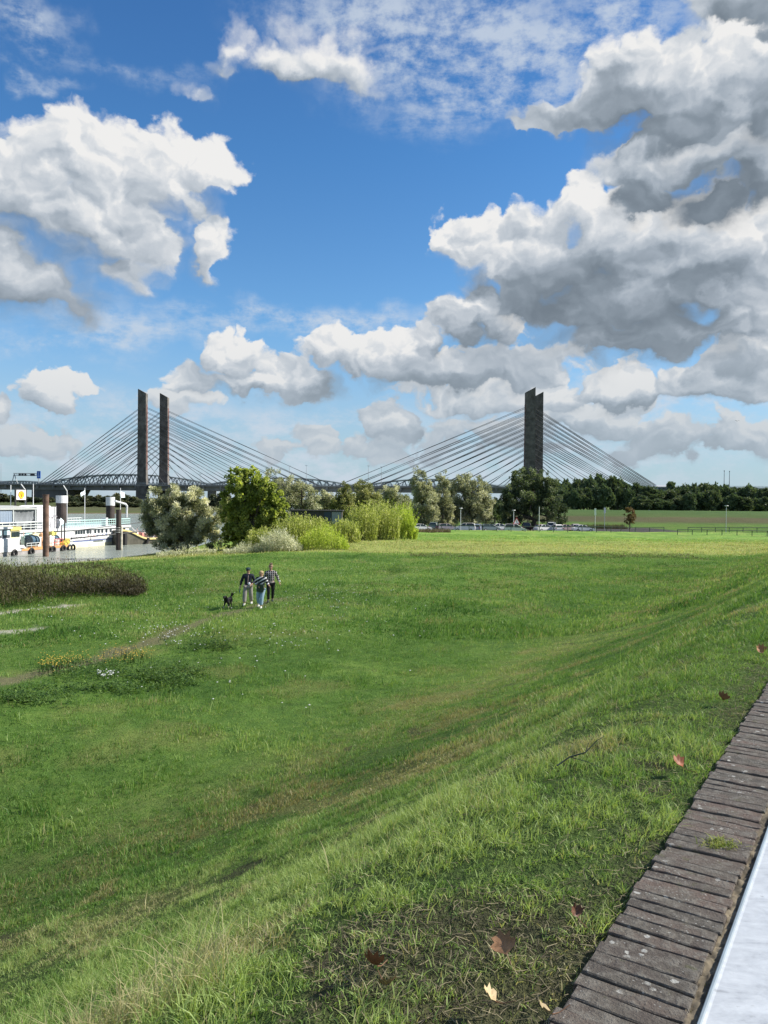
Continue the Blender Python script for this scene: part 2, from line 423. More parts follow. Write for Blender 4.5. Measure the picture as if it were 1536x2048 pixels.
def hit(x, y, lift=0.0):
    d = ray(x, y); t = 1.0; o = Vector((0, 0, CAMZ)); prev = t
    while t < 400:
        q = o + d * t
        if q.z < h1(q.x, q.y) + lift: break
        prev = t; t *= 1.04
    for _ in range(12):
        m_ = (prev + t) / 2; q = o + d * m_
        if q.z < h1(q.x, q.y) + lift: t = m_
        else: prev = m_
    return o + d * t
def hitv(xs, ys):
    n = len(xs); D = np.array([tuple(ray(a, b)) for a, b in zip(xs, ys)]); lo = np.full(n, 1.0); t = lo.copy(); hitm = np.zeros(n, bool)
    while t.min() < 400 and not hitm.all():
        q = D * t[:, None]; under = (q[:, 2] + CAMZ) < H(q[:, 0], q[:, 1]); hitm |= under
        lo = np.where(hitm, lo, t); t = np.where(hitm, t, t * 1.05)
        if t[~hitm].size and t[~hitm].min() > 400: break
    for _ in range(10):
        m_ = (lo + t) / 2; q = D * m_[:, None]; under = (q[:, 2] + CAMZ) < H(q[:, 0], q[:, 1]); t = np.where(under, m_, t); lo = np.where(under, lo, m_)
    q = D * t[:, None]; q[:, 2] += CAMZ; return q
PATH = np.array([G(0, 1368, 2.0)[:2], G(90, 1345, 2.0)[:2], G(200, 1320, 2.0)[:2], G(330, 1275, 2.0)[:2], G(440, 1240, 2.0)[:2], G(560, 1205, 2.0)[:2], G(700, 1170, 2.0)[:2], G(850, 1138, 2.0)[:2], G(1100, 1112, 1.9)[:2]], float)
def path_d(x, y):
    d2 = np.full(np.shape(x), 1e9)
    for i in range(len(PATH) - 1):
        ax, ay = PATH[i]; bx, by = PATH[i + 1]; ex, ey = bx - ax, by - ay
        t = np.clip(((x - ax) * ex + (y - ay) * ey) / (ex * ex + ey * ey), 0, 1)
        d2 = np.minimum(d2, (x - ax - t * ex) ** 2 + (y - ay - t * ey) ** 2)
    return np.sqrt(d2)
def seg_d(x, y, pts):
    d2 = np.full(np.shape(x), 1e9)
    for i in range(len(pts) - 1):
        ax, ay = pts[i]; bx, by = pts[i + 1]; ex, ey = bx - ax, by - ay
        t = np.clip(((x - ax) * ex + (y - ay) * ey) / (ex * ex + ey * ey), 0, 1)
        d2 = np.minimum(d2, (x - ax - t * ex) ** 2 + (y - ay - t * ey) ** 2)
    return np.sqrt(d2)
SAND1 = [tuple(G(-20, 1250, 1.7)[:2]), tuple(G(60, 1232, 1.7)[:2]), tuple(G(145, 1219, 1.7)[:2])]
SAND2 = [tuple(G(-20, 1283, 1.8)[:2]), tuple(G(75, 1272, 1.8)[:2])]
def m_path(x, y):
    n = fbm(x * 0.8, y * 0.8, 3)
    return sstep(0.58, 0.10, path_d(x, y) + (n - 0.5) * 1.0) * (.30 + .60 * sstep(0.5, -2.0, x + 7.0 * 0 + .0 * y + 4))
def m_sand(x, y):
    n = fbm(x * 1.2 + 9, y * 1.2, 3)
    return np.maximum(sstep(0.8, 0.25, seg_d(x, y, SAND1) + (n - 0.5) * 1.1), 0.8 * sstep(0.4, 0.1, seg_d(x, y, SAND2) + (n - .5) * .8))
def m_soil(x, y):
    s = s_of(x, y); a = x * WD[0] + y * WD[1]
    n = fbm(x * 2.3 + 5, y * 2.3, 4)
    m = sstep(0.85, 0.35, s + (n - 0.5) * 2.4) * sstep(2.35, 1.6, a + (n - .5) * 1.8) * .66
    m = np.maximum(m, sstep(0.22, 0.0, s + (n - 0.5) * 0.6) * 0.35)
    m = np.maximum(m, 0.6 * sstep(0.74, 0.84, fbm(x * 1.7 - 4, y * 1.7 + 8, 3)) * (s < 8))
    return m * (s > -0.3)
def m_dry_sunlit(x, y):
    s = s_of(x, y)
    n = fbm(x * 0.5 + 2, y * 0.5 + 7, 4); n2 = fbm(x * 2.1, y * 2.1 + 3, 3)
    toe = np.exp(-((s - 7.6 + (n - .5) * 2.5) / 1.3) ** 2)
    m = 0.52 * toe * sstep(0.28, 0.6, n2 * .5 + n * .5)
    m = np.maximum(m, 0.75 * sstep(0.56, 0.74, n) * (s < 9))
    m = np.maximum(m, 0.65 * sstep(0.62, 0.78, n2) * (s < 7))
    m = np.maximum(m, 0.62 * sstep(71, 76, y) * sstep(112, 90, y))  # far strip: sunlit brightness put into the dry-grass colour
    m = np.maximum(m, 0.35 * sstep(0.55, 0.7, n) )
    return m

def ground():
    ang = np.concatenate([np.linspace(-180, -48, 60, endpoint=False), np.linspace(-48, 48, 560, endpoint=False), np.linspace(48, 180, 60, endpoint=False)])
    rr = np.concatenate([[0.0], np.geomspace(0.5, 400, 560), np.geomspace(410, 9000, 40)])
    A, Rr = np.meshgrid(np.radians(ang), rr, indexing='xy')
    X = Rr * np.sin(A); Y = Rr * np.cos(A); Z = H(X, Y)
    V = np.stack([X, Y, Z], -1).reshape(-1, 3); nr, na = X.shape
    i, j = np.meshgrid(np.arange(nr - 1), np.arange(na), indexing='ij'); j2 = (j + 1) % na
    faces = np.stack([i * na + j, (i + 1) * na + j, (i + 1) * na + j2, i * na + j2], -1).reshape(-1)
    x, y = V[:, 0], V[:, 1]
    me = np_mesh('ground', V, faces[::-1].copy(), 4, {'path': ('POINT', m_path(x, y)), 'sand': ('POINT', m_sand(x, y)), 'soil': ('POINT', m_soil(x, y)), 'dry': ('POINT', m_dry_sunlit(x, y))}, True)
    m = bpy.data.materials.new('turf'); m.use_nodes = True; t = m.node_tree; N = NT(t); b = t.nodes['Principled BSDF']
    g = N.n('ShaderNodeNewGeometry').outputs['Position']
    n1 = N.noise(g, 0.22, 5, 0.6); n2 = N.noise(g, 2.5, 6, 0.65); n3 = N.noise(g, 22, 4, 0.7)
    nn = N.m('ADD', N.m('MULTIPLY', n1, 0.4), N.m('ADD', N.m('MULTIPLY', n2, 0.35), N.m('MULTIPLY', n3, 0.25)))
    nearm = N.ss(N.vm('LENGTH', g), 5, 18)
    sa = N.m('SUBTRACT', N.vm('DOT_PRODUCT', g, (WN[0], WN[1], 0)), W0)
    sa = N.m('ADD', sa, N.m('MULTIPLY', N.m('SUBTRACT', N.noise(g, .35, 4, .6), .5), 3.2))
    band = N.m('MULTIPLY', N.ss(sa, 8.8, 10.5), N.ss(sa, 18, 12)); band = N.m('MAXIMUM', band, N.m('MULTIPLY', N.m('MULTIPLY', N.ss(sa, 2.2, 3.4), N.ss(sa, 7, 5.5)), .8))
    nn = N.m('SUBTRACT', nn, N.m('MULTIPLY', band, .032))
    green = N.ramp(nn, [(0.36, (.056, .124, .026)), (0.5, (.116, .210, .040)), (0.62, (.195, .295, .062))])
    dry = N.ramp(n3, [(0.3, (.16, .17, .045)), (0.7, (.34, .33, .12))])
    c = N.mix(N.attr('dry'), green, dry)
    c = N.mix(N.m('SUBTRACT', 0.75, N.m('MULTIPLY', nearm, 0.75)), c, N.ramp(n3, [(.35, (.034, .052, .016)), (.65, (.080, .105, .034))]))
    c = N.mix(N.ss(N.noise(g, 0.9, 4, .6), 0.55, 0.75, 0, .22), c, (.095, .085, .040))
    soil = N.ramp(n3, [(0.3, (.030, .022, .016)), (0.7, (.085, .068, .050))])
    c = N.mix(N.attr('soil'), c, soil)
    c = N.mix(N.attr('path'), c, N.ramp(n3, [(0.3, (.14, .13, .065)), (0.7, (.26, .24, .13))]))
    c = N.mix(N.attr('sand'), c, N.ramp(n2, [(0.3, (.42, .38, .30)), (0.7, (.66, .62, .53))]))
    y = N.sep(g)[1]; z = N.sep(g)[2]; xx = N.sep(g)[0]
    far = N.ss(y, 205, 240)
    yn = N.m('ADD', y, N.m('MULTIPLY', N.m('SUBTRACT', N.noise(N.vm('MULTIPLY', g, (.3, 1, 1)), 0.12, 4, .6), .5), 14))
    fz = N.m('ADD', z, N.m('MULTIPLY', N.m('SUBTRACT', N.noise(g, 0.10, 4, .6), .5), 0.8))
    dykecol = N.ramp(N.lin(fz, 0.6, 4.2), [(0.0, (.12, .20, .045)), (0.06, (.11, .175, .045)), (0.14, (.13, .115, .060)), (0.42, (.145, .122, .066)), (0.52, (.105, .165, .048)), (1.0, (.095, .19, .055))])
    dykecol = N.mix(0.35, dykecol, N.ramp(n1, [(0.3, (.05, .08, .025)), (0.7, (.13, .14, .06))]))
    c = N.mix(far, c, dykecol)
    c = N.mix(N.m('MULTIPLY', N.ss(y, 240, 260), N.ss(xx, -60, -80, 0, .8)), c, (.050, .060, .028))
    lot = N.m('MULTIPLY', N.ss(y, 146, 148), N.ss(y, 185, 183)); lot = N.m('MULTIPLY', lot, N.ss(xx, 5, 9)); lot = N.m('MULTIPLY', lot, N.ss(xx, 66, 62))
    c = N.mix(lot, c, N.ramp(n3, [(0.3, (.06, .058, .052)), (0.7, (.12, .115, .10))]))
    mud = N.ss(z, 0.55, 0.2)
    c = N.mix(mud, c, (.10, .085, .055))
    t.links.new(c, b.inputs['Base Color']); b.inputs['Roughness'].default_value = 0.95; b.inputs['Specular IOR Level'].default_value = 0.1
    bn = N.n('ShaderNodeBump'); bn.inputs['Strength'].default_value = 0.8; bn.inputs['Distance'].default_value = 0.12
    N.put(bn.inputs['Height'], N.m('ADD', n2, N.m('MULTIPLY', n3, 0.6))); t.links.new(bn.outputs[0], b.inputs['Normal'])
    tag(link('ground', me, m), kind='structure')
ground()

def water():
    V = np.array([(-4000, -2500, 0), (3000, -2500, 0), (3000, 3500, 0), (-4000, 3500, 0)], float)
    me = np_mesh('water', V, np.array([0, 1, 2, 3]), 4)
    m = bpy.data.materials.new('river_water'); m.use_nodes = True; t = m.node_tree; N = NT(t); b = t.nodes['Principled BSDF']
    g = N.n('ShaderNodeNewGeometry').outputs['Position']
    n = N.noise(g, 0.35, 3, .5)
    t.links.new(N.mix(n, (.19, .225, .205), (.26, .295, .265)), b.inputs['Base Color'])
    b.inputs['Roughness'].default_value = 0.12; b.inputs['IOR'].default_value = 1.33
    w = N.m('ADD', N.noise(N.vm('MULTIPLY', g, (1, .7, 1)), 1.1, 5, .65), N.m('MULTIPLY', N.noise(g, 5.5, 3, .6), .35))
    bn = N.n('ShaderNodeBump'); bn.inputs['Strength'].default_value = 1.0; bn.inputs['Distance'].default_value = 0.30
    N.put(bn.inputs['Height'], w); t.links.new(bn.outputs[0], b.inputs['Normal'])
    tag(link('river_water', me, m), kind='structure')
water()
# ------------------------------------------------------------------ unseen clouds added outside the frame to shade the near meadow and right-hand trees
def shade_cloud(name, label, x0, x1, y0, y1, alt, seed, thin):
    rng = np.random.RandomState(seed); n1, n2 = 72, 20
    cx, cy = (x0 + x1) / 2, (y0 + y1) / 2; hx, hy = (x1 - x0) / 2, (y1 - y0) / 2
    k = alt / sun_dir.z; off = sun_dir * k
    V = []; F_ = []
    for j in range(n2 + 1):
        ph = math.pi * j / n2 - math.pi / 2
        for i in range(n1):
            a = 2 * math.pi * i / n1
            c, s_ = math.cos(a), math.sin(a)
            q = (abs(c) ** 4 + abs(s_) ** 4) ** -0.25
            w = 1 + 0.06 * (float(fbm(np.array([i * .35 + seed]), np.array([seed * 3.1]), 3)[0]) - .5) * min(1, min(i, n1 - i) / 4)
            r = q * w * (math.cos(ph) ** 0.55 if abs(ph) < 1.57 else 0)
            lump = 1 + .5 * (float(fbm(np.array([c * r * 3 + 9]), np.array([s_ * r * 3 + seed]), 3)[0]) - .5)
            z = 24 * math.sin(ph) * (2.0 if ph > 0 else .6) * lump
            V.append((cx + hx * c * r + off.x, cy + hy * s_ * r + off.y, off.z + z))
    for j in range(n2):
        for i in range(n1):
            a = j * n1 + i; b = j * n1 + (i + 1) % n1; F_ += [a, b, b + n1, a + n1]
    me = np_mesh(name, np.array(V), np.array(F_), 4, smooth=True)
    m = bpy.data.materials.new('shade_cloud_shell'); m.use_nodes = True; t = m.node_tree; t.nodes.clear(); N = NT(t)
    out = N.n('ShaderNodeOutputMaterial'); tr = N.n('ShaderNodeBsdfTransparent'); df = N.n('ShaderNodeBsdfDiffuse'); tl = N.n('ShaderNodeBsdfTranslucent')
    df.inputs[0].default_value = (.9, .9, .9, 1); tl.inputs[0].default_value = (.9, .9, .9, 1)
    m1 = N.n('ShaderNodeMixShader'); m1.inputs[0].default_value = .5; t.links.new(df.outputs[0], m1.inputs[1]); t.links.new(tl.outputs[0], m1.inputs[2])
    g = N.n('ShaderNodeNewGeometry').outputs['Position']
    m2 = N.n('ShaderNodeMixShader'); N.put(m2.inputs[0], N.ss(N.noise(g, 0.05, 3, .5), .2, .8, thin - .10, thin + .08))
    t.links.new(tr.outputs[0], m2.inputs[1]); t.links.new(m1.outputs[0], m2.inputs[2]); t.links.new(m2.outputs[0], out.inputs[0])
    tag(link(name, me, m), kind='structure')
shade_cloud('added_shade_cloud', '', -75, 130, -60, 73, 520, 3, 0.30)
shade_cloud('added_shade_cloud', '', 25, 340, 132, 430, 520, 8, 0.30)

# ------------------------------------------------------------------ brick wall and metal capping
def along(a, n, z): return Vector((WD[0] * a - WN[0] * n, WD[1] * a - WN[1] * n, z))     # n: metres right of the camera's line
def brick_mat():
    m = bpy.data.materials.new('old_brick'); m.use_nodes = True; t = m.node_tree; N = NT(t); b = t.nodes['Principled BSDF']
    g = N.n('ShaderNodeNewGeometry').outputs['Position']
    n = N.noise(g, 28, 6, .7); n2 = N.noise(g, 130, 4, .7); n3 = N.noise(g, 7, 4, .6)
    r = N.attr('rnd')
    c = N.ramp(r, [(0.0, (.080, .070, .060)), (0.5, (.115, .096, .081)), (1.0, (.150, .112, .092))])
    c = N.mix(N.ss(n3, .35, .65, 0, .7), c, (.125, .116, .096))
    c = N.mix(N.ss(n, .44, .66, 0, .62), c, (.23, .215, .185))
    c = N.mix(N.ss(n2, .55, .75, 0, .5), c, (.035, .030, .028))
    c = N.mix(N.ss(N.noise(g, 16, 3, .6), .62, .72, 0, .5), c, (.11, .115, .055))
    sp = N.vor(N.vm('MULTIPLY_ADD', N.noise(g, 60, 3, .6, out='Color'), (.02, .02, .02), g), 21, 'F1')
    spots = N.m('MULTIPLY', N.ss(sp, .20, .15), N.ss(N.noise(g, 5.5, 3, .6), .50, .60))
    c = N.mix(N.m('MULTIPLY', spots, 0.85), c, (.48, .48, .44))
    sp2 = N.ss(N.vor(g, 75, 'F1'), .22, .14)
    c = N.mix(N.m('MULTIPLY', sp2, N.ss(N.noise(g, 9, 3, .6), .48, .62, 0, .8)), c, (.40, .40, .37))
    t.links.new(c, b.inputs['Base Color']); b.inputs['Roughness'].default_value = .9; b.inputs['Specular IOR Level'].default_value = .3
    bn = N.n('ShaderNodeBump'); bn.inputs['Strength'].default_value = 1.0; bn.inputs['Distance'].default_value = .010
    N.put(bn.inputs['Height'], N.m('ADD', n, N.m('MULTIPLY', n2, .6))); t.links.new(bn.outputs[0], b.inputs['Normal'])
    return m
def wall():
    rng = np.random.RandomState(11)
    n0 = -W0; n1 = n0 + 0.249
    root = empty('brick_wall', along(0, n0, WTOP), 'low weathered brick wall with a coping of bricks on edge, at the right beside the grass slope', 'brick wall')
    inv = -root.location
    pitch = 0.053; V = []; Fc = []; rn = []; k = 0
    nseg_u, nseg_v = 9, 2
    a = 0.35
    while a < 17:
        w = 0.0496 + rng.uniform(-.0014, .0012); gap = rng.uniform(-.0015, .0015)
        a0 = a + gap; a1 = a0 + w
        l0 = -n0 * 0 + n0 + rng.uniform(-.008, .008); l1 = n1 + rng.uniform(-.007, .007)
        top = WTOP + rng.uniform(-.005, .005); tilt = rng.uniform(-.004, .004); tw = rng.uniform(-.003, .003)
        r = rng.rand() ** 1.0; bev = .0028
        base = len(V)
        # cross-section ring along the brick's length
        us = [0, .012, .05] + list(np.linspace(.2, .8, nseg_u - 4)) + [.95, .988, 1]
        prof = []
        for iu, u in enumerate(us):
            ln = l0 + (l1 - l0) * u; e = bev if iu in (0, len(us) - 1) else (0.0)
            j = rng.uniform(-.0018, .0018, 4)
            zt = top + tilt * (u - .5) - e; tt = tw * (u - .5) * 2
            ring = [(a0 + e + j[0] * .5 + tt, zt - .10), (a0 + e * .5 + j[0] + tt, zt - bev + j[2] * .6), (a0 + bev + e + tt, zt + j[2] * .6), (a1 - bev - e + tt, zt + j[3] * .6), (a1 - e * .5 + j[1] + tt, zt - bev + j[3] * .6), (a1 - e + j[1] * .5 + tt, zt - .10)]
            for (aa, zz) in ring: V.append(tuple(along(aa, ln, zz) + inv))
        nr = 6; nu = len(us)
        for iu in range(nu - 1):
            for q in range(nr - 1):
                p = base + iu * nr + q; Fc.append((p, p + nr, p + nr + 1, p + 1)); rn.append(r)
        Fc.append(tuple(base + q for q in range(nr))); rn.append(r)
        Fc.append(tuple(base + (nu - 1) * nr + q for q in reversed(range(nr)))); rn.append(r)
        a += pitch; k += 1
    me = bpy.data.meshes.new('coping'); me.from_pydata(V, [], Fc); me.update()
    at = me.attributes.new('rnd', 'FLOAT', 'FACE'); at.data.foreach_set('value', rn)
    link('coping', me, brick_mat(), root)
    # mortar bed and wall body below
    mb = MB(); A = (0.30, 17.1)
    def slab(l0, l1, z0, z1):
        c = [along(A[0], l0, z0), along(A[0], l1, z0), along(A[1], l1, z0), along(A[1], l0, z0)]
        mb.hexa([v + inv for v in c] + [Vector((v.x, v.y, z1)) + inv for v in c])
    slab(n0 + .006, n1 - .006, WTOP - .6, WTOP - .010)
    mb.build('mortar_bed', mat('mortar', (.085, .075, .058), .95, var=.5, scale=30, bump=.8, bscale=120), root)
    # lumpy mortar and moss strip on the right of the bricks
    V = []; Fc = []; nn, mm = 2600, 9
    for i in range(nn):
        aa = .3 + 16.8 * i / (nn - 1)
        for j in range(mm):
            ln = n1 - .008 + .046 * j / (mm - 1)
            z = WTOP - .018 + .016 * float(fbm(np.array([aa * 38.0]), np.array([j * .55]), 3)[0]) + .006 * float(_T[i & 255, (j * 37) & 255])
            V.append(along(aa, ln, z) + inv)
    for i in range(nn - 1):
        for j in range(mm - 1):
            p = i * mm + j; Fc.append((p, p + mm, p + mm + 1, p + 1))
    mo = MB(); mo.add(V, Fc)
    mm_ = mat('mossy_mortar', (.15, .125, .085), .95, var=.6, scale=22, bump=.9, bscale=90)
    mo.build('mortar_strip', mm_, root, smooth=True)
    # moss cushions
    V = []; Fc = []; rn = []
    rng2 = random.Random(4)
    for i in range(5200):
        aa = .9 + 7.5 * rng2.random() ** 1.3; dens = float(vnoise(np.array([aa * 3.1]), np.array([2.2]))[0])
        if rng2.random() > dens * 1.3 - .25: continue
        ln = n1 + rng2.gauss(.022, .016); h = rng2.uniform(.004, .013)
        p = along(aa, ln, WTOP - .014) + inv; d = rng2.uniform(0, 6.28); w = .0016
        q = Vector((math.cos(d) * w, math.sin(d) * w, 0)); tip = p + Vector((rng2.uniform(-.006, .006), rng2.uniform(-.006, .006), h))
        b = len(V); V += [p - q, p + q, tip]; Fc.append((b, b + 1, b + 2)); rn.append(rng2.random())
    me = bpy.data.meshes.new('moss'); me.from_pydata([tuple(v) for v in V], [], Fc); me.update()
    me.attributes.new('rnd', 'FLOAT', 'FACE').data.foreach_set('value', rn)
    o = link('moss', me, leaf_mat('moss', (.07, .08, .02), (.14, .15, .035), (.28, .26, .08), .2), root); o['kind'] = 'stuff'
    V = []; Fc = []; rn = []; g0 = G(1440, 1692, WTOP)
    for i in range(230):
        p = Vector((g0.x + rng2.gauss(0, .028) * WD[0] + rng2.gauss(0, .03) * -WN[0], g0.y + rng2.gauss(0, .012) * WD[1] + rng2.gauss(0, .03) * -WN[1], WTOP - .004)) + inv
        d = rng2.uniform(0, 6.28); q = Vector((math.cos(d), math.sin(d), 0)); h = rng2.uniform(.012, .045); e = rng2.uniform(.3, 1.2)
        sd = Vector((-q.y, q.x, 0)) * .0013; b = len(V); mid = p + q * h * .5 * e + Vector((0, 0, h * .45)); V += [p - sd, p + sd, mid + sd, mid - sd, p + q * h * 1.2 * e + Vector((0, 0, h * .55))]
        Fc += [(b, b + 1, b + 2, b + 3), (b + 3, b + 2, b + 4)]; rn += [rng2.random()] * 2
    me = bpy.data.meshes.new('joint_grass'); me.from_pydata([tuple(v) for v in V], [], Fc); me.update()
    me.attributes.new('rnd', 'FLOAT', 'FACE').data.foreach_set('value', rn)
    o = link('joint_grass', me, leaf_mat('joint_grass', (.12, .17, .03), (.24, .30, .05), (.42, .42, .12), .35), root); o['kind'] = 'stuff'
    # pale metal capping further right
    c0 = n1 + .021; zt = WTOP + .008
    cap = empty('metal_capping', along(0, c0, zt), 'smooth pale blue-white metal sheet with smudges and a raised rim, right of the brick coping', 'metal sheet')
    inv2 = -cap.location
    def strip(name, prof, m, a0=.2, a1=17.0, n=30):
        V = []; Fc = []; k = len(prof)
        for i in range(n):
            aa = a0 + (a1 - a0) * (i / (n - 1)) ** 1.5
            for (ln, z) in prof: V.append(along(aa, ln, z) + inv2)
        for i in range(n - 1):
            for j in range(k - 1):
                p = i * k + j; Fc.append((p, p + k, p + k + 1, p + 1))
        q = MB(); q.add(V, Fc); return q.build(name, m, cap, smooth=False)
    m = bpy.data.materials.new('painted_metal'); m.use_nodes = True; t = m.node_tree; N = NT(t); b = t.nodes['Principled BSDF']
    g = N.n('ShaderNodeNewGeometry').outputs['Position']
    sm = N.noise(N.vm('MULTIPLY', g, (1, 2.6, 1)), 7, 7, .74, dist=.5); sm2 = N.noise(g, 32, 5, .7)
    c = N.ramp(N.m('ADD', N.m('MULTIPLY', sm, .75), N.m('MULTIPLY', sm2, .25)), [(.34, (.30, .32, .34)), (.43, (.43, .46, .49)), (.6, (.55, .585, .615))])
    c = N.mix(N.m('MULTIPLY', N.ss(sm2, .60, .70), N.ss(sm, .50, .60, 0, .6)), c, (.22, .23, .24))
    sp = N.ss(N.vor(g, 5.5, 'F1'), .022, .014); c = N.mix(sp, c, (.03, .03, .03))
    t.links.new(c, b.inputs['Base Color'])
    N.put(b.inputs['Roughness'], N.lin(sm2, .3, .7, .32, .55)); b.inputs['Specular IOR Level'].default_value = .5
    bn = N.n('ShaderNodeBump'); bn.inputs['Strength'].default_value = .25; bn.inputs['Distance'].default_value = .004
    N.put(bn.inputs['Height'], N.noise(g, 14, 3, .5)); t.links.new(bn.outputs[0], b.inputs['Normal'])
    strip('sheet', [(c0 + .014, zt - .001), (c0 + .02, zt - .003), (c0 + .9, zt - .003), (c0 + .9, zt - .12)], m)
    strip('rim', [(c0 + .004, zt - .05), (c0 + .004, zt - .002), (c0 + .006, zt + .001), (c0 + .011, zt + .001), (c0 + .014, zt - .001)], mat('rim_metal', (.24, .30, .34), .5, var=.12, scale=9))
wall()

# ------------------------------------------------------------------ grass blades
def in_view(x, y, pad=2.0):
    return (y > -.3) & (np.abs(x) < y * .545 + pad)
def blades(n, rmin, rmax, half, hmin, hmax, wmin, wmax, segs, seed, bend=.5, powr=.5, mask=None):
    rs = np.random.RandomState(seed)
    ph = rs.uniform(-half, half, n); u = rs.rand(n)
    rr = (rmin ** (2 * powr) + u * (rmax ** (2 * powr) - rmin ** (2 * powr))) ** (1 / (2 * powr))
    x = rr * np.sin(ph); y = rr * np.cos(ph)
    # gather into tufts
    cell = (0.10 + 0.012 * rmin) * np.where(rs.rand(n) < .5, 1.0, 1.73)
    ca, sa = math.cos(.6), math.sin(.6)
    xr = x * ca + y * sa + 1.5 * cell * fbm(x * .7 / rmin ** .3, y * .7 / rmin ** .3, 2); yr = -x * sa + y * ca + 1.5 * cell * fbm(x * .6 / rmin ** .3 + 40, y * .6 / rmin ** .3, 2)
    ix = np.round(xr / cell).astype(int); iy = np.round(yr / cell).astype(int)
    hx = _T[ix & 255, iy & 255]; hy = _T[(iy + 77) & 255, (ix + 31) & 255]
    tx = (ix + (hx - .5) * 1.3) * cell - xr; ty = (iy + (hy - .5) * 1.3) * cell - yr
    pull = rs.uniform(0, .8, n) * (hy > .25) * (.35 if rmin > 20 else 1.0)
    x = x + (tx * ca - ty * sa) * pull; y = y + (tx * sa + ty * ca) * pull
    s = s_of(x, y); keep = (s > .012) & (river_sd(x, y) > 1.5)
    soil = m_soil(x, y); path = m_path(x, y); sand = m_sand(x, y); dry = m_dry_sunlit(x, y)
    k = rs.rand(n)
    keep &= (k > soil * .80) & (k > path * .85) & (k > sand * .97)
    if mask is not None: keep &= mask(x, y, rs)
    x, y, rr, hx, soil, path, dry = [v[keep] for v in (x, y, rr, hx, soil, path, dry)]; n = len(x)
    z = H(x, y)
    big = fbm(x * 1.1 + 4, y * 1.1, 3); med = fbm(x * 4 + 1, y * 4, 2)
    h = (hmin + (hmax - hmin) * rs.rand(n) ** 1.6) * (.45 + 1.1 * sstep(.3, .75, big * .6 + med * .4)) * (1 - .5 * path) * (1 - .35 * soil) * (.75 + .5 * hx)
    w = rs.uniform(wmin, wmax, n) * (1 + .0 * rr)
    az = rs.uniform(0, 2 * np.pi, n); lean = bend * (.25 + rs.rand(n) ** 1.3)
    # common wind lean plus radial
    lx = np.cos(az) * lean + .12; ly = np.sin(az) * lean - .05
    fa = rs.uniform(0, 2 * np.pi, n); wx = np.cos(fa) * w / 2; wy = np.sin(fa) * w / 2
    rows = segs + 1; vs = []
    for i in range(rows):
        t = i / segs
        cx = x + lx * h * t ** 1.9; cy = y + ly * h * t ** 1.9; cz = z - .01 + h * (t - .38 * np.minimum(lean, 1.1) * t ** 2.4)
        if i < segs:
            kk = (1 - .25 * t)
            vs.append(np.stack([cx - wx * kk, cy - wy * kk, cz], -1)); vs.append(np.stack([cx + wx * kk, cy + wy * kk, cz], -1))
        else: vs.append(np.stack([cx, cy, cz], -1))
    nv = len(vs); V = np.stack(vs, 1).reshape(-1, 3)
    tone = np.clip(dry * .85 + .04 + rs.normal(0, .19, n) + .30 * soil + .18 * (rs.rand(n) < .12) + .5 * (rs.rand(n) < .09 + .35 * dry * dry), 0, 1)
    sb = s_of(x, y) + (fbm(x * .35, y * .35, 3) - .5) * 3.2
    band = np.maximum(sstep(8.8, 10.5, sb) * sstep(18, 12, sb), .8 * sstep(2.2, 3.4, sb) * sstep(7, 5.5, sb))
    fr = np.clip(.5 * fbm(x * .35, y * .35 + 3, 3) + .3 * med + .2 * rs.rand(n) + .05 + .10 * (hx - .5) - .05 * band - .045 * sstep(9, 14, rr), 0, 1)
    b = np.arange(n)[:, None] * nv; tris = []
    for i in range(segs - 1):
        tris += [[2 * i, 2 * i + 1, 2 * i + 3], [2 * i, 2 * i + 3, 2 * i + 2]]
    tris.append([2 * (segs - 1), 2 * (segs - 1) + 1, 2 * segs])
    T = np.array(tris).reshape(1, -1); Fc = (b + T).reshape(-1); nt = len(tris)
    hrel = np.tile(np.repeat(np.arange(rows) / segs, [2] * segs + [1]), n)
    return V, Fc, np.repeat(tone, nt), np.repeat(fr, nt), hrel
def grass_mat():
    m = bpy.data.materials.new('grass_blades'); m.use_nodes = True; t = m.node_tree; N = NT(t); b = t.nodes['Principled BSDF']; out = t.nodes['Material Output']
    tone = N.attr('tone'); fr = N.attr('rnd'); hh = N.attr('along')
    g = N.ramp(fr, [(.18, (.040, .118, .032)), (.36, (.102, .230, .050)), (.52, (.200, .355, .080)), (.70, (.41, .53, .18))])
    d = N.ramp(fr, [(.3, (.28, .235, .11)), (.7, (.55, .50, .28))])
    c = N.mix(N.ss(tone, .38, .78), g, d)
    c = N.mix(N.m('MULTIPLY', hh, .35), c, N.mix(.5, c, (.16, .20, .05)))
    t.links.new(c, b.inputs['Base Color']); b.inputs['Roughness'].default_value = .5; b.inputs['Specular IOR Level'].default_value = .35
    tr = N.n('ShaderNodeBsdfTranslucent'); t.links.new(N.mix(1.0, c, (1.2, 1.2, .6, 1), 'MULTIPLY'), tr.inputs[0])
    mx = N.n('ShaderNodeMixShader'); mx.inputs[0].default_value = .38
    t.links.new(b.outputs[0], mx.inputs[1]); t.links.new(tr.outputs[0], mx.inputs[2]); t.links.new(mx.outputs[0], out.inputs[0])
    return m
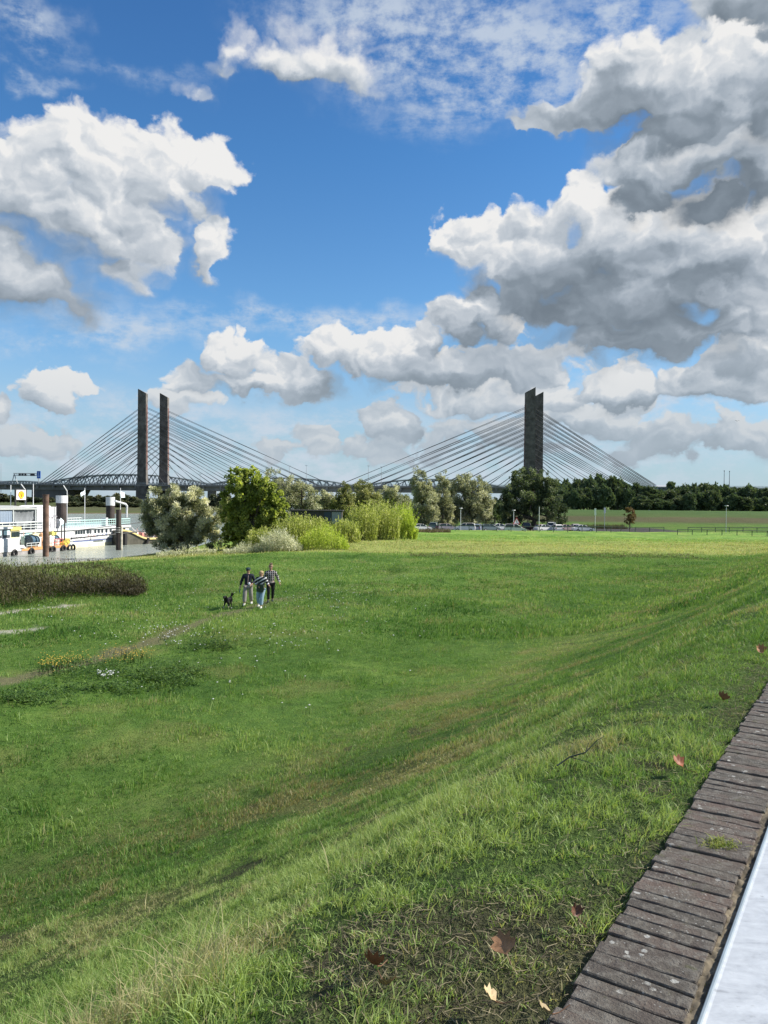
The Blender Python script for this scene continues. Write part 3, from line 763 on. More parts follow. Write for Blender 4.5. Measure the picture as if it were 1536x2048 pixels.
def grass():
    parts = []
    half = R(33)
    parts.append(blades(430000, .9, 9, R(37), .022, .080, .0018, .0042, 3, 1, .85, .60))
    parts.append(blades(400000, 7.5, 32, half, .035, .10, .005, .011, 2, 2, .7, .5))
    parts.append(blades(330000, 28, 118, R(31), .07, .19, .02, .05, 2, 3, .5, .5))
    # scattered taller tufts in the meadow
    parts.append(blades(170000, 10, 75, R(32), .09, .24, .008, .020, 2, 33, .6, .5, lambda x, y, rs: (fbm(x * 1.5 + 11, y * 1.5, 4) > .57) & (s_of(x, y) > 9)))
    k0 = len(parts)
    # long straws and coarse tussocks
    def m_str(x, y, rs): return (fbm(x * 1.6 + 30, y * 1.6, 3) > .52)
    parts.append(blades(5200, 1.0, 10, R(37), .10, .21, .0014, .0026, 3, 4, .8, .6, m_str))
    parts.append(blades(1500, 1.3, 16, R(37), .12, .26, .004, .008, 3, 44, .8, .6, lambda x, y, rs: fbm(x * 1.3 + 60, y * 1.3, 3) > .60))
    P0 = hit(235, 2090); P1 = hit(400, 1985)
    def m_thatch(x, y, rs): return (np.hypot(x - P0.x, y - P0.y) < rs.rand(len(x)) ** .5 * .34) & (rs.rand(len(x)) < .40) 
    parts.append(blades(240000, 2.2, 5.4, R(37), .08, .20, .0016, .0030, 3, 5, 1.0, .5, m_thatch))
    parts[-1] = (parts[-1][0], parts[-1][1], np.clip(parts[-1][2] + .75, 0, 1), parts[-1][3] * 1.25, parts[-1][4])
    parts[k0] = (parts[k0][0], parts[k0][1], np.clip(parts[k0][2] + .45, 0, 1), parts[k0][3] * 1.1, parts[k0][4])
    parts.append(blades(330000, 1.2, 9, R(37), .05, .11, .002, .0042, 3, 91, .95, .5, lambda x, y, rs: (s_of(x, y) < .09) & (fbm(x * 3, y * 3, 2) > .42)))
    V = []; Fc = []; tn = []; fr = []; hr = []; o = 0
    for a, b, c, d, e in parts:
        V.append(a); Fc.append(b + o); tn.append(c); fr.append(d); hr.append(e); o += len(a)
    me = np_mesh('grass', np.concatenate(V), np.concatenate(Fc), 3, {'tone': ('FACE', np.concatenate(tn)), 'rnd': ('FACE', np.concatenate(fr)), 'along': ('POINT', np.concatenate(hr))})
    tag(link('grass', me, grass_mat()), 'short rough grass with dry straws covering the meadow and the dyke slope', 'grass', kind='stuff')
grass()

def thatch():
    rs = np.random.RandomState(77); n = 60000
    a = rs.uniform(1.0, 9, n) ** 1.0; s = rs.uniform(.0, 1.9, n); x = WD[0] * a + WN[0] * (s + W0); y = WD[1] * a + WN[1] * (s + W0)
    k = m_soil(x, y) * 1.0 + .06; keep = (rs.rand(n) < k) & in_view(x, y, .6); x = x[keep]; y = y[keep]; n = len(x)
    z = H(x, y) + rs.uniform(.002, .018, n); L = rs.uniform(.012, .050, n); az = rs.uniform(0, 6.28, n); w = rs.uniform(.0005, .0012, n); e = rs.normal(.06, .16, n); cv = rs.normal(0, .25, n)
    dx, dy = np.cos(az), np.sin(az); V = []
    for t in (0, .5, 1):
        cx = x + dx * L * t - dy * cv * L * t * t; cy = y + dy * L * t + dx * cv * L * t * t; cz = z + L * np.sin(e) * t
        V += [np.stack([cx - dy * w, cy + dx * w, cz], -1), np.stack([cx + dy * w, cy - dx * w, cz + .0004], -1)]
    V = np.stack(V, 1).reshape(-1, 3); b = np.arange(n)[:, None] * 6; Fc = (b + np.array([[0, 1, 3, 2, 2, 3, 5, 4]])).reshape(-1)
    me = np_mesh('dead_thatch', V, Fc, 4, {'rnd': ('FACE', np.repeat(rs.rand(n), 2))})
    tag(link('dead_thatch', me, leaf_mat('thatch', (.045, .036, .026), (.125, .105, .065), (.36, .31, .19), .25)), 'dead brown grass bits matted over the bare earth by the wall', 'thatch', kind='stuff')
thatch()

# flowers: flat heads on short stems, uncountable
def flowers(name, label, spots, n, r0, r1, h0, h1, m, seed, stem=True):
    rs = random.Random(seed); V = []; Fc = []; mi = []
    for _ in range(n):
        cx, cy, sx, sy = rs.choice(spots)
        g = G(rs.gauss(cx, sx), max(1090, rs.gauss(cy, sy)), 2.0)
        x, y = g.x, g.y; z = h1_(x, y); h = rs.uniform(h0, h1); r = rs.uniform(r0, r1)
        b = len(V); c = Vector((x, y, z + h)); k = 6
        for i in range(k):
            a = 6.283 * i / k; V.append((c.x + r * math.cos(a), c.y + r * math.sin(a), c.z - r * .35))
        V.append((c.x, c.y, c.z + r * .3))
        for i in range(k): Fc.append((b + i, b + (i + 1) % k, b + k)); mi.append(0)
        b = len(V); V += [(x - .006, y, z), (x + .006, y, z), (c.x, c.y, c.z - r * .2)]; Fc.append((b, b + 1, b + 2)); mi.append(1)
    me = bpy.data.meshes.new(name); me.from_pydata(V, [], Fc); me.polygons.foreach_set('material_index', mi); me.update()
    tag(link(name, me, [m, mat('flower_stem', (.06, .11, .02))]), label, 'flowers', kind='stuff')
def h1_(x, y): return h1(x, y)
flowers('yellow_flowers', 'low yellow and orange flowers massed beside the footpath in the left of the meadow', [(180,1330,45,11),(230,1325,35,8),(265,1322,18,7),(130,1338,25,9),(100,1345,15,8)], 360, .012, .026, .22, .36, mat('yellow_petal', (.55, .38, .05), .7, var=.35, scale=3), 3)
flowers('white_flowers', 'tiny white flowers dotted through the meadow grass', [(640,1205,60,22),(560,1295,70,12),(350,1290,60,10),(700,1190,50,14),(330,1270,30,6),(420,1170,90,20),(215,1362,14,4),(760,1150,90,14),(500,1330,160,60),(640,1260,90,30),(250,1240,120,20)], 420, .018, .036, .12, .24, mat('white_petal', (.62, .64, .58), .7), 4)
# taller dark green herbs beside the path
def herbs(name, label, spots, n, hs, ws, m, seed, lvl=2.0):
    rs = random.Random(seed); V = []; Fc = []; rn = []
    ch = [rs.choice(spots) for _ in range(n)]
    pts = hitv([min(max(rs.gauss(c[0], c[2]), c[0] - 2.2 * c[2]), c[0] + 2.2 * c[2]) for c in ch], [min(max(rs.gauss(c[1], c[3]), c[1] - 2 * c[3]), c[1] + 2 * c[3]) for c in ch])
    for c_, g in zip(ch, pts):
        hh = c_[4]; x, y, z = float(g[0]), float(g[1]), float(g[2]); tone = rs.random(); H_ = hh * rs.uniform(.5, 1.0)
        for q in range(9):
            h = rs.uniform(0, H_); a = rs.uniform(0, 6.28); e = rs.uniform(-.3, .9); L = rs.uniform(*hs); w = rs.uniform(*ws)
            p = Vector((x + rs.gauss(0, .05), y + rs.gauss(0, .05), z + h)); d = Vector((math.cos(a) * math.cos(e), math.sin(a) * math.cos(e), math.sin(e)))
            sd = d.cross(Vector((0, 0, 1))).normalized() * w
            b = len(V); V += [p, p + d * L * .5 - sd, p + d * L, p + d * L * .5 + sd]; Fc.append((b, b + 1, b + 2, b + 3)); rn.append(min(1, max(0, tone * .6 + rs.random() * .4)))
    me = bpy.data.meshes.new(name); me.from_pydata([tuple(v) for v in V], [], Fc); me.update(); me.attributes.new('rnd', 'FLOAT', 'FACE').data.foreach_set('value', rn)
    tag(link(name, me, m), label, 'herbs', kind='stuff')
herbs('meadow_herbs', 'darker leafy herbs in loose patches beside the footpath', [(190,1345,55,10,.34),(330,1360,45,10,.30),(360,1345,40,14,.28),(430,1290,50,8,.22),(640,1195,60,14,.2),(790,1142,14,4,.4),(380,1170,60,12,.2),(700,1180,60,10,.2),(230,1380,60,6,.2),(60,1395,40,10,.2)],
      1700, (.05, .12), (.012, .03), leaf_mat('herb_leaf', (.055, .110, .026), (.105, .195, .040), (.19, .29, .07), .35), 9)
def weeds():
    # bank thicket at the left: mound of stems and leaves, brown-green
    rs = random.Random(21); V = []; Fc = []; rn = []
    prof = [(-60,1132,1248),(0,1133,1240),(60,1131,1228),(110,1132,1214),(160,1132,1208),(200,1138,1202),(235,1150,1200),(262,1168,1196),(285,1184,1192)]
    pxs = [p[0] for p in prof]
    for _ in range(17000):
        cx = rs.uniform(-90, 283) if rs.random() < .8 else rs.uniform(150, 283)
        yb = np.interp(cx, pxs, [p[2] for p in prof]) + rs.uniform(-14, 10); yt = np.interp(cx, pxs, [p[1] for p in prof])
        g0 = G(cx, yb, 1.7); u = rs.random() ** .8
        Y1 = 34.0 + u * (56 - g0.y if g0.y < 50 else 8); Y = g0.y + u * (57 - g0.y) * (1.0 if cx < 200 else max(.15, (283 - cx) / 83))
        X = (cx - 768) / F * Y; gz = h1(X, Y)
        if gz < .15: continue
        # top allowed by the silhouette
        zt = CAMZ - (yt + 8 - 994) / F * Y + 1.1 * (float(fbm(np.array([X * .55 + 5]), np.array([Y * .22]), 3)[0]) - .62)
        Hh = min(max(.22, zt - gz), 1.5) * rs.uniform(.45, 1.0) + rs.uniform(0, .1) + (rs.uniform(.2, .7) if rs.random() < .07 else 0)
        tone = .42 + 1.9 * (float(fbm(np.array([X * .28 + 2]), np.array([Y * .16]), 3)[0]) - .5) + rs.uniform(-.15, .15) + (.25 if u > .8 else 0)
        for q in range(8):
            h = Hh * rs.uniform(.25, 1.0); a = rs.uniform(0, 6.28); e = rs.uniform(.1, 1.45); L = rs.uniform(.10, .26); w = rs.uniform(.012, .035)
            p = Vector((X + rs.gauss(0, .14), Y + rs.gauss(0, .14), gz + h)); d = Vector((math.cos(a) * math.cos(e), math.sin(a) * math.cos(e), math.sin(e)))
            sd = d.cross(Vector((0, 0, 1))).normalized() * w
            b = len(V); V += [p, p + d * L * .5 - sd, p + d * L, p + d * L * .5 + sd]; Fc.append((b, b + 1, b + 2, b + 3)); rn.append(min(1, max(0, tone + rs.uniform(-.15, .15) + .18 * (h / Hh - .6))))
    me = bpy.data.meshes.new('bank_weeds'); me.from_pydata([tuple(v) for v in V], [], Fc); me.update(); me.attributes.new('rnd', 'FLOAT', 'FACE').data.foreach_set('value', rn)
    tag(link('bank_weeds', me, leaf_mat('weed_leaf', (.080, .068, .038), (.155, .150, .064), (.25, .31, .09), .3, hi=.85)), 'tall brownish green weeds growing along the river bank at the left', 'weeds', kind='stuff')
weeds()

# ------------------------------------------------------------------ fallen leaves and twig
def leaf(label, x, y, size, tilt, rz, col, seed, curl=.5):
    col = (min(.8, col[0] * 1.05), col[1] * 1.25, col[2] * 1.0); curl = curl * 1.35
    rs = random.Random(seed)
    s0 = G(x, y, 5.3)
    # walk the ray to the ground
    p = hit(x, y, .03); size = size * .72
    outline = []
    lobes = [(0, 1.0), (.62, .95), (1.25, .8), (1.9, .62)]
    pts = [(0, -.42)]
    for k, (a, l) in enumerate(reversed(lobes)): pts += [(l * math.sin(a) * .98, l * math.cos(a) * .9 + .05), (.66 * math.sin(a - .30), .66 * math.cos(a - .30))]
    pts = pts[:-1]
    pts += [(-a, b) for a, b in reversed(pts[1:-1])]
    pts = [(a * rs.uniform(.88, 1.12), b * rs.uniform(.9, 1.1)) for a, b in pts]
    V = [(0, 0, 0)]
    def cz(a, b): return -.0 + curl * (.45 * a * a + .25 * b * b) * size * .5 + rs.uniform(-.03, .03) * size
    n = len(pts)
    for a, b in pts: V.append((a * size * .5 * .5, b * size * .5 * .5, cz(a * .5, b * .5)))
    for a, b in pts: V.append((a * size * .5, b * size * .5, cz(a, b)))
    Fc = [(0, 1 + i, 1 + (i + 1) % n) for i in range(n)] + [(1 + i, 1 + n + i, 1 + n + (i + 1) % n, 1 + (i + 1) % n) for i in range(n)]
    me = bpy.data.meshes.new('fallen_leaf'); me.from_pydata(V, [], Fc); me.polygons.foreach_set('use_smooth', [True] * len(Fc)); me.update()
    m = mat('dead_leaf_%.2f_%.2f' % (col[0], col[1]), col, .6, var=.3, scale=30, bump=.5, bscale=90)
    root = empty('fallen_leaf', p + Vector((0, 0, .02)), label, 'leaf', 'dead leaves lying in the grass')
    root.rotation_euler = (tilt, rs.uniform(-.3, .3), rz)
    link('leaf_blade', me, m, root)
    st = MB(); st.path([(0, -.2 * size, .0), (0.02 * size, -.45 * size, .01), (.06 * size, -.75 * size, .035)], [.0016, .0013, .001], 5)
    st.build('leaf_stem', mat('leaf_stem', (.20, .10, .05), .6), root)
leaf('large pinkish brown dead leaf standing upright in the bare earth near the brick wall', 1008, 1908, .125, R(72), R(8), (.33, .150, .100), 1, .4)
leaf('torn red-brown dead leaf left of the upright one, at the edge of the bare earth', 748, 1942, .115, R(50), R(150), (.22, .070, .038), 2, 1.2)
leaf('pale tan curled leaf lying low in the bare earth near the bottom edge', 982, 2012, .085, R(28), R(60), (.46, .29, .19), 3, 1.1)
leaf('dark brown folded leaf in thin grass close to the wall edge', 1152, 1840, .075, R(60), R(20), (.13, .048, .032), 4, 1.4)
leaf('pale curled leaf touching the lowest visible bricks of the wall', 1095, 2042, .08, R(30), R(100), (.44, .28, .18), 5, 1.0)
leaf('crumpled brown leaf below the torn red-brown leaf', 775, 1985, .09, R(35), R(200), (.27, .14, .09), 6, 1.3)
leaf('bright rust-red leaf in the grass beside the middle stretch of the wall', 1358, 1537, .13, R(38), R(40), (.27, .070, .030), 9, 1.2)
leaf('orange-brown leaf on the slope near the right edge of the photo', 1522, 1306, .16, R(60), R(10), (.34, .13, .06), 10, 1.0)
leaf('brown leaf standing in green grass above the rust-red leaf', 1445, 1402, .13, R(60), R(130), (.24, .09, .055), 13, 1.1)
def twig():
    p = hit(1165, 1524, .05)
    mb = MB()
    mb.path([(-.19, 0, -.03), (-.09, .02, .03), (.02, .0, .07), (.11, .03, .15), (.17, .04, .18)], [.006, .0055, .005, .003, .0015], 6)
    mb.path([(-.09, .02, .03), (.02, -.05, .02), (.12, -.06, -.02)], [.004, .003, .0015], 6)
    mb.path([(.02, 0, .07), (.05, .02, .14)], [.004, .002], 5)
    tag(mb.build('twig', mat('twig_bark', (.045, .060, .045), .8, var=.4, scale=30), None, p), 'forked dark twig lying in the grass of the slope', 'twig').scale = (.62, .62, .62)
twig()
#@@NEXT
# ------------------------------------------------------------------ cable-stayed bridge
def bridge():
    TH = R(9.1); bd = Vector((math.cos(TH), -math.sin(TH), 0)); W = Vector((8.9, 19.7, 0))     # along the deck, and from the near to the far plane
    pc = P(768, 1000, 498.0); u0_ = -.0732
    c0 = Vector((u0_ * 498, 498, 0))
    root = empty('cable_stayed_bridge', (c0.x, c0.y, 0), 'large cable-stayed road bridge with four slanted-top concrete pylons, crossing the river behind the trees', 'bridge')
    inv = -Vector((c0.x, c0.y, 0))
    def Q(t, w, z): p = c0 + bd * t + W * w; return Vector((p.x, p.y, z)) + inv
    deckz = 16.0
    conc = mat('pylon_concrete', (.105, .097, .090), .9, var=.4, scale=.35)  # cloud shade on the pylons is put into this dark colour
    conc2 = mat('deck_concrete', (.20, .195, .19), .9, var=.2, scale=.2)
    steel = mat('cable_steel', (.05, .055, .06), .6)
    # deck with edge beam and soffit
    def beam(mb, t0, t1, w0, w1, z0, z1, mi=0):
        mb.hexa([Q(t0, w0, z0), Q(t1, w0, z0), Q(t1, w1, z0), Q(t0, w1, z0), Q(t0, w0, z1), Q(t1, w0, z1), Q(t1, w1, z1), Q(t0, w1, z1)], mi)
    d = MB(); beam(d, -480, 420, -.12, 1.12, deckz - 1.1, deckz); beam(d, -480, 420, -.02, 1.02, deckz - 4.0, deckz - 1.1)
    for k in range(-39, 35): beam(d, k * 12, k * 12 + .8, -.11, -.02, deckz - 3.0, deckz - 1.1)
    dk = d.build('deck', conc2, root)
    rl = MB()
    for w in (-.115, 1.115):
        for z in (.45, .8, 1.15): rl.tube(Q(-480, w, deckz + z), Q(420, w, deckz + z), .07, 4)
        for k in range(-240, 211, 1): rl.tube(Q(k * 2, w, deckz), Q(k * 2, w, deckz + 1.15), .05, 4)
    rl.build('parapet_rail', mat('rail_grey', (.35, .38, .40), .6), dk)
    # piers under the deck
    for t, w_ in ((-203, 1), (-262, 1), (-330, 1), (-400, 1), (203, 1), (262, 1), (330, 1)):
        m = MB(); beam(m, t - 2.2, t + 2.2, .10, .90, -2, deckz - 4.0)
        if t == -203:
            m.prism([], 0, 0) if False else None
            m.hexa([Q(t - 4, .02, 2), Q(t + 14, .02, 2), Q(t + 14, .98, 2), Q(t - 4, .98, 2), Q(t - 4, .02, deckz - 4.01), Q(t + 20, .02, deckz - 4.01), Q(t + 20, .98, deckz - 4.01), Q(t - 4, .98, deckz - 4.01)])
        m.build('pier', mat('pier_concrete', (.13, .125, .12), .9, var=.2, scale=.2), root)
    top = {-1: 78.6, 1: 76.0}
    zl, zh = -1.6, 1.6
    for sg in (-1, 1):
        for w in (0, 1):
            hz = top[sg]
            t0 = sg * 128.0; hw = 3.1 if sg < 0 else 3.15; dep = 2.2
            m = MB(); sl_ = 3.0
            # outline: bigger below the deck, slanted top that rises away from mid-span
            for (za, zb, ka, kb) in ((-3, 10.5, 1.25, 1.25), (10.5, deckz + 6, 1.25, 1.0), (deckz + 6, hz - 8, 1.0, .93)):
                c = []
                for z, kk in ((za, ka), (zb, kb)):
                    for (a, b_) in ((-1, -1), (1, -1), (1, 1), (-1, 1)): 
                        p = Q(t0, w, z) + bd * (a * hw * kk) + Vector((0, 1, 0)) * (b_ * dep * kk); c.append(p)
                m.hexa(c)
            c = []
            for z in (hz - 8, None):
                for (a, b_) in ((-1, -1), (1, -1), (1, 1), (-1, 1)):
                    zz = z if z is not None else hz + (-sl_ / 2 - .1 if a * sg < 0 else sl_ / 2)
                    c.append(Q(t0, w, zz) + bd * (a * hw * .93) + Vector((0, 1, 0)) * (b_ * dep * .93))
            m.hexa(c)
            py = m.build('pylon', conc, root)
            # reddish inset anchor strip on the inner side face
            a_ = MB(); c = []
            for z in (26, hz - 9):
                for (aa, bb) in ((.94, -1.35), (1.0, -1.35), (1.0, 1.35), (.94, 1.35)):
                    c.append(Q(t0, w, z) + bd * (-sg * hw * aa * 1.005) + Vector((0, 1, 0)) * bb * .9)
            a_.hexa(c).build('anchor_strip', mat('anchor_red', (.16, .085, .075), .8, var=.3, scale=.4), py)
            if sg < 0 and w == 0:
                b_ = MB(); c = P(280, 1015, 500); 
                base = Q(t0, 0, 0)
                q = MB(); q.box(base.x - 4.6, base.x + 4.6, base.y - 4.4, base.y + 3, -3, 6.2); q.build('pier_base', mat('base_concrete', (.33, .33, .32), .9, var=.15, scale=.3), py)
                q = MB(); q.box(base.x - 4.0, base.x + 2.2, base.y - 4.55, base.y - 4.42, -1.5, 4.2, 0)
                for i in (0, 1):
                    for j in (0, 1):
                        cx, cz = base.x - 2.2 + 2.6 * i, .2 + 2.4 * j
                        q.add([(cx - 1.1, base.y - 4.6, cz), (cx, base.y - 4.6, cz - 1.1), (cx + 1.1, base.y - 4.6, cz), (cx, base.y - 4.6, cz + 1.1)], [(0, 1, 2, 3)], 1)
                q.build('marker_board', [mat('board_black', (.02, .02, .02)), mat('board_yellow', (.75, .50, .03))], py)
    # stays: pairs of strands, fanned
    n = 0
    for sg in (-1, 1):
        for w in (0, 1):
            back = [1.0, .965, .93, .895, .86, .74, .70, .66, .56, .44, .31, .18]
            main = [.945, .875, .80, .73, .655, .58, .505, .43, .355, .28, .20, .12]
            for side, lst in ((0, back), (1, main)):
                for k, fr in enumerate(lst):
                    t = sg * (128 + 76 * fr) if side == 0 else sg * (128 - 128 * fr)
                    za = top[sg] - 9.5 - k * 3.1
                    m = MB()
                    for dz in (0, .62):
                        m.tube(Q(sg * 128.0, w, za - dz * 1.3), Q(t + (dz if side == 0 else -dz) * sg * 1.2, w, deckz + .1), .125, 5, cap=False)
                    m.build('cable', steel, root)
    return Q, deckz, root
BQ, DECKZ, BR = bridge()

def truss_bridge():
    Y0 = 590.0
    def z_at(y, x): return P(x, y, Y0).z
    root = empty('truss_bridge', (P(250, 960, Y0).x, Y0, 0), 'long grey steel truss bridge with curved top chords, seen behind the cable-stayed bridge', 'bridge')
    ox = root.location.x
    steel = mat('truss_steel', (.16, .20, .22), .6, var=.15, scale=.3)
    z0 = z_at(973, 250); k = px(Y0)
    def span(xa, xb, rise, n, endh=.15):
        Xa, Xb = (xa - 768) * k - ox, (xb - 768) * k - ox
        for row in (0, 1):
            pass
        m = MB(); T = []; B = []
        for row, yy in ((0, 0.0), (1, 10.0)):
            T = []; B = []
            for i in range(n + 1):
                f = i / n; x = Xa + (Xb - Xa) * f
                h = rise * (endh + (1 - endh) * (1 - abs(2 * f - 1) ** 2.2))
                T.append(Vector((x, yy, z0 + h))); B.append(Vector((x, yy, z0)))
            for i in range(n):
                m.tube(T[i], T[i + 1], .55, 5); m.tube(B[i], B[i + 1], .5, 5)
                mid = B[i].lerp(B[i + 1], .5)
                m.tube(T[i], mid, .38, 4); m.tube(mid, T[i + 1], .38, 4)
            for i in (0, n): m.tube(T[i], B[i], .7, 5)
            if row == 0: T0 = T
        for i in range(n + 1): m.tube(T0[i], T[i], .3, 4)
        m.build('truss_span', steel, root)
    span(78, 430, 9.2, 22, .12)
    span(412, 712, 7.6, 20, .22)
    span(722, 1010, 7.6, 20, .22)
    for a in (-140, -66, 4): span(a, a + 72, 3.4, 12, .8)
    m = MB(); m.box((-400 - 768) * k - ox, (1500 - 768) * k - ox, 0, 10, z0 - 2.2, z0 - .6)
    m.build('deck', mat('truss_deck', (.17, .18, .19), .8), root)
    for x in (-200, 70, 421, 717, 1016, 1300):
        m = MB(); X = (x - 768) * k - ox; m.box(X - 2.5, X + 2.5, -1, 11, -3, z0 - 2.2, 0, .4, 0); m.build('pier', mat('pier_concrete', (.13, .125, .12)), root)
truss_bridge()

def bridge_furniture():
    # tall light masts standing on the road bridge
    for i, (x, yt, t_) in enumerate([(400, 948, 0), (578, 932, 0), (612, 931, 0), (736, 932, 0), (762, 934, 0), (895, 955, 0)]):
        # point on the deck under photo column x
        Y = 505.0
        for _ in range(4):
            X = (x - 768) / F * Y; tt = (X + .0732 * 498) / math.cos(R(9.1)); Y = 498 - math.sin(R(9.1)) * tt + 8
        z1 = P(x, yt, Y).z
        lab = ['slim light mast on the bridge deck, leftmost, above the big silver willow gap', 'slim light mast on the bridge deck, left one of the pair left of mid-span', 'slim light mast on the bridge deck, right one of the pair left of mid-span',
               'slim light mast on the bridge deck, left one of the pair right of mid-span', 'slim light mast on the bridge deck, right one of the pair right of mid-span', 'slim light mast on the bridge deck just left of the right pylons'][i]
        root = empty('light_mast', (X, Y, DECKZ + .01), lab, 'light mast', 'light masts on the bridge')
        m = MB(); m.tube((0, 0, 0), (0, 0, z1 - DECKZ), .17, 6, .09); m.build('pole', mat('mast_grey', (.22, .24, .26), .5), root)
        m = MB(); m.box(-.9, .9, -.2, .2, z1 - DECKZ, z1 - DECKZ + .15); m.build('lamp_head', mat('mast_grey', (.22, .24, .26), .5), root)
    # sign gantry with a blue panel
    Y = 540.0; a = P(28, 948, Y); b = P(80, 951, Y)
    root = empty('sign_gantry', (a.x, Y, DECKZ + .01), 'grey motorway gantry with one blue sign, standing on the bridge at the far left', 'gantry')
    g = mat('gantry_grey', (.25, .28, .30), .5); h = a.z - DECKZ; L = b.x - a.x
    m = MB()
    m.path([(-1.6, 0, 0), (0.2, 0, h), (2.6, 0, 0)], .3, 5); m.build('upright', g, root)
    m = MB(); m.tube((L - 1, 0, 0), (L - 1, 0, h), .3, 5); m.build('upright', g, root)
    m = MB()
    for z in (-.9, .5): m.tube((-.5, 0, h + z), (L, 0, h + z), .24, 5)
    for k in range(12): x0 = -.5 + (L + .5) * k / 12; x1 = -.5 + (L + .5) * (k + 1) / 12; m.tube((x0, 0, h + (.5 if k % 2 else -.9)), (x1, 0, h + (-.9 if k % 2 else .5)), .12, 4)
    m.build('crossbeam', g, root)
    for k, x in enumerate((4.2, 6.2, 8.2, 12.4, 14.0)):
        m = MB(); m.box(x - .75, x + .75, -.6, -.3, h - 1.3, h + .5)
        m.build('signal_panel', mat('signal_black', (.03, .03, .035), .5), root)
    m = MB(); m.box(L - 1.9, L + .6, -.7, -.35, h - 3.0, h + 2.2, 0)
    m.box(L - 1.2, L - .1, -.76, -.71, h - 1.9, h - .9, 1); m.box(L - .85, L - .45, -.76, -.71, h - .6, h + 1.4, 1)
    m.build('blue_sign', [mat('sign_blue', (.015, .10, .42), .5), mat('sign_pale', (.35, .50, .70), .5)], root)
bridge_furniture()

# ------------------------------------------------------------------ trees
def leaf_cloud(clumps, n, lmin, lmax, aspect, seed, up=.25, out=.6, tone_noise=.3, bx=0.0):
    """clumps: array (k,5) x y z r tone. Rhombic leaf sprays turned outwards."""
    rs = np.random.RandomState(seed); cl = np.array(clumps, float)
    pr = cl[:, 3] ** 2; pr /= pr.sum(); idx = rs.choice(len(cl), n, p=pr)
    d = rs.normal(size=(n, 3)); d /= np.linalg.norm(d, axis=1)[:, None]
    rad = rs.rand(n) ** .42
    pos = cl[idx, :3] + d * (rad * cl[idx, 3])[:, None]
    dirn = d * out + rs.normal(size=(n, 3)) * .55; dirn[:, 2] += up; dirn[:, 0] += bx
    dirn /= np.linalg.norm(dirn, axis=1)[:, None]
    sd = np.cross(dirn, rs.normal(size=(n, 3))); sd /= np.linalg.norm(sd, axis=1)[:, None] + 1e-9
    L = rs.uniform(lmin, lmax, n)[:, None]; w = L * aspect
    bend = np.cross(dirn, sd) * L * rs.uniform(-.15, .15, n)[:, None]
    V = np.stack([pos, pos + dirn * L * .5 - sd * w + bend, pos + dirn * L, pos + dirn * L * .5 + sd * w + bend], 1).reshape(-1, 3)
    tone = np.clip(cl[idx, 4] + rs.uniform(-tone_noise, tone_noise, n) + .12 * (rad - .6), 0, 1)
    return V, np.arange(n * 4), tone
def make_crown(name, lobes, nclump, n, l, m, seed, root, up=.25, aspect=.22, rc=(.16, .30), tone=(.25, .6), out=.6, tn=.3, bx=0.0, flat=.75):
    """lobes: (cx,cz,rx,rz,cy,ry) metres, local to the root"""
    rs = random.Random(seed); clumps = []; vol = [a[2] * a[3] for a in lobes]
    for _ in range(nclump):
        cx, cz, rx, rz, cy, ry = rs.choices(lobes, vol)[0]
        v = Vector((rs.gauss(0, 1), rs.gauss(0, 1), rs.gauss(0, 1))).normalized()
        f = rs.uniform(.72, .98) if rs.random() < .72 else rs.uniform(.1, .7)
        q = min(rx, rz)
        r = q * rs.uniform(*rc)
        f2 = f * (1 - .5 * r / q)
        clumps.append((cx + v.x * rx * f2, cy + v.y * ry * f2, cz + v.z * rz * f2, r, rs.uniform(*tone)))
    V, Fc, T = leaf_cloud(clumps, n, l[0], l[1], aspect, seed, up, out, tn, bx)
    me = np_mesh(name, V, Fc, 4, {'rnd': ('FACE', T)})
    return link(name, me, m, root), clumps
def make_trunk(root, clumps, h, r, seed, m, limbs=14, base=0.0):
    rs = random.Random(seed); mb = MB(); p = Vector((0, 0, base - .3)); pts = [p]
    for k in range(5): pts.append(Vector((rs.uniform(-.06, .06) * h * k * .3, rs.uniform(-.06, .06) * h * k * .3, base + h * (k + 1) / 5)))
    mb.path(pts, [r * 1.25, r, r * .85, r * .7, r * .5, r * .25], 7)
    for c in rs.sample(clumps, min(limbs, len(clumps))):
        z = Vector(c[:3]); k = rs.randint(1, 4); a = pts[k]
        mid = a.lerp(z, .5) + Vector((rs.uniform(-.1, .1), rs.uniform(-.1, .1), .10 * h * rs.random()))
        mb.path([a, mid, z], [r * .45, r * .28, r * .07], 5)
    return mb.build('trunk', m, root)
BARK = mat('bark', (.085, .070, .055), .9, var=.35, scale=6)
L_SILV = leaf_mat('silver_willow_leaf', (.135, .155, .085), (.34, .36, .22), (.80, .79, .62), .38, (1.1, 1.1, .75, 1), hi=.88)
L_GREEN = leaf_mat('green_leaf', (.11, .15, .034), (.235, .285, .062), (.49, .52, .17), .42, hi=.9)
L_OLIVE = leaf_mat('olive_leaf', (.095, .11, .042), (.21, .23, .085), (.46, .45, .22), .36, (1.1, 1.15, .7, 1))
L_DARK = leaf_mat('dark_leaf', (.052, .076, .044), (.105, .14, .072), (.22, .25, .14), .30, hi=.9)
L_WOOD = leaf_mat('wood_leaf', (.080, .118, .074), (.140, .185, .10), (.21, .255, .14), .30, hi=.92)
L_YEL = leaf_mat('yellow_willow_leaf', (.18, .25, .03), (.34, .42, .06), (.57, .62, .17), .42)
L_LIME = leaf_mat('lime_willow_leaf', (.15, .19, .045), (.30, .345, .085), (.56, .56, .24), .42)
L_PALE = leaf_mat('pale_grass_leaf', (.30, .33, .19), (.50, .52, .34), (.72, .72, .54), .38, (1, 1, .85, 1))
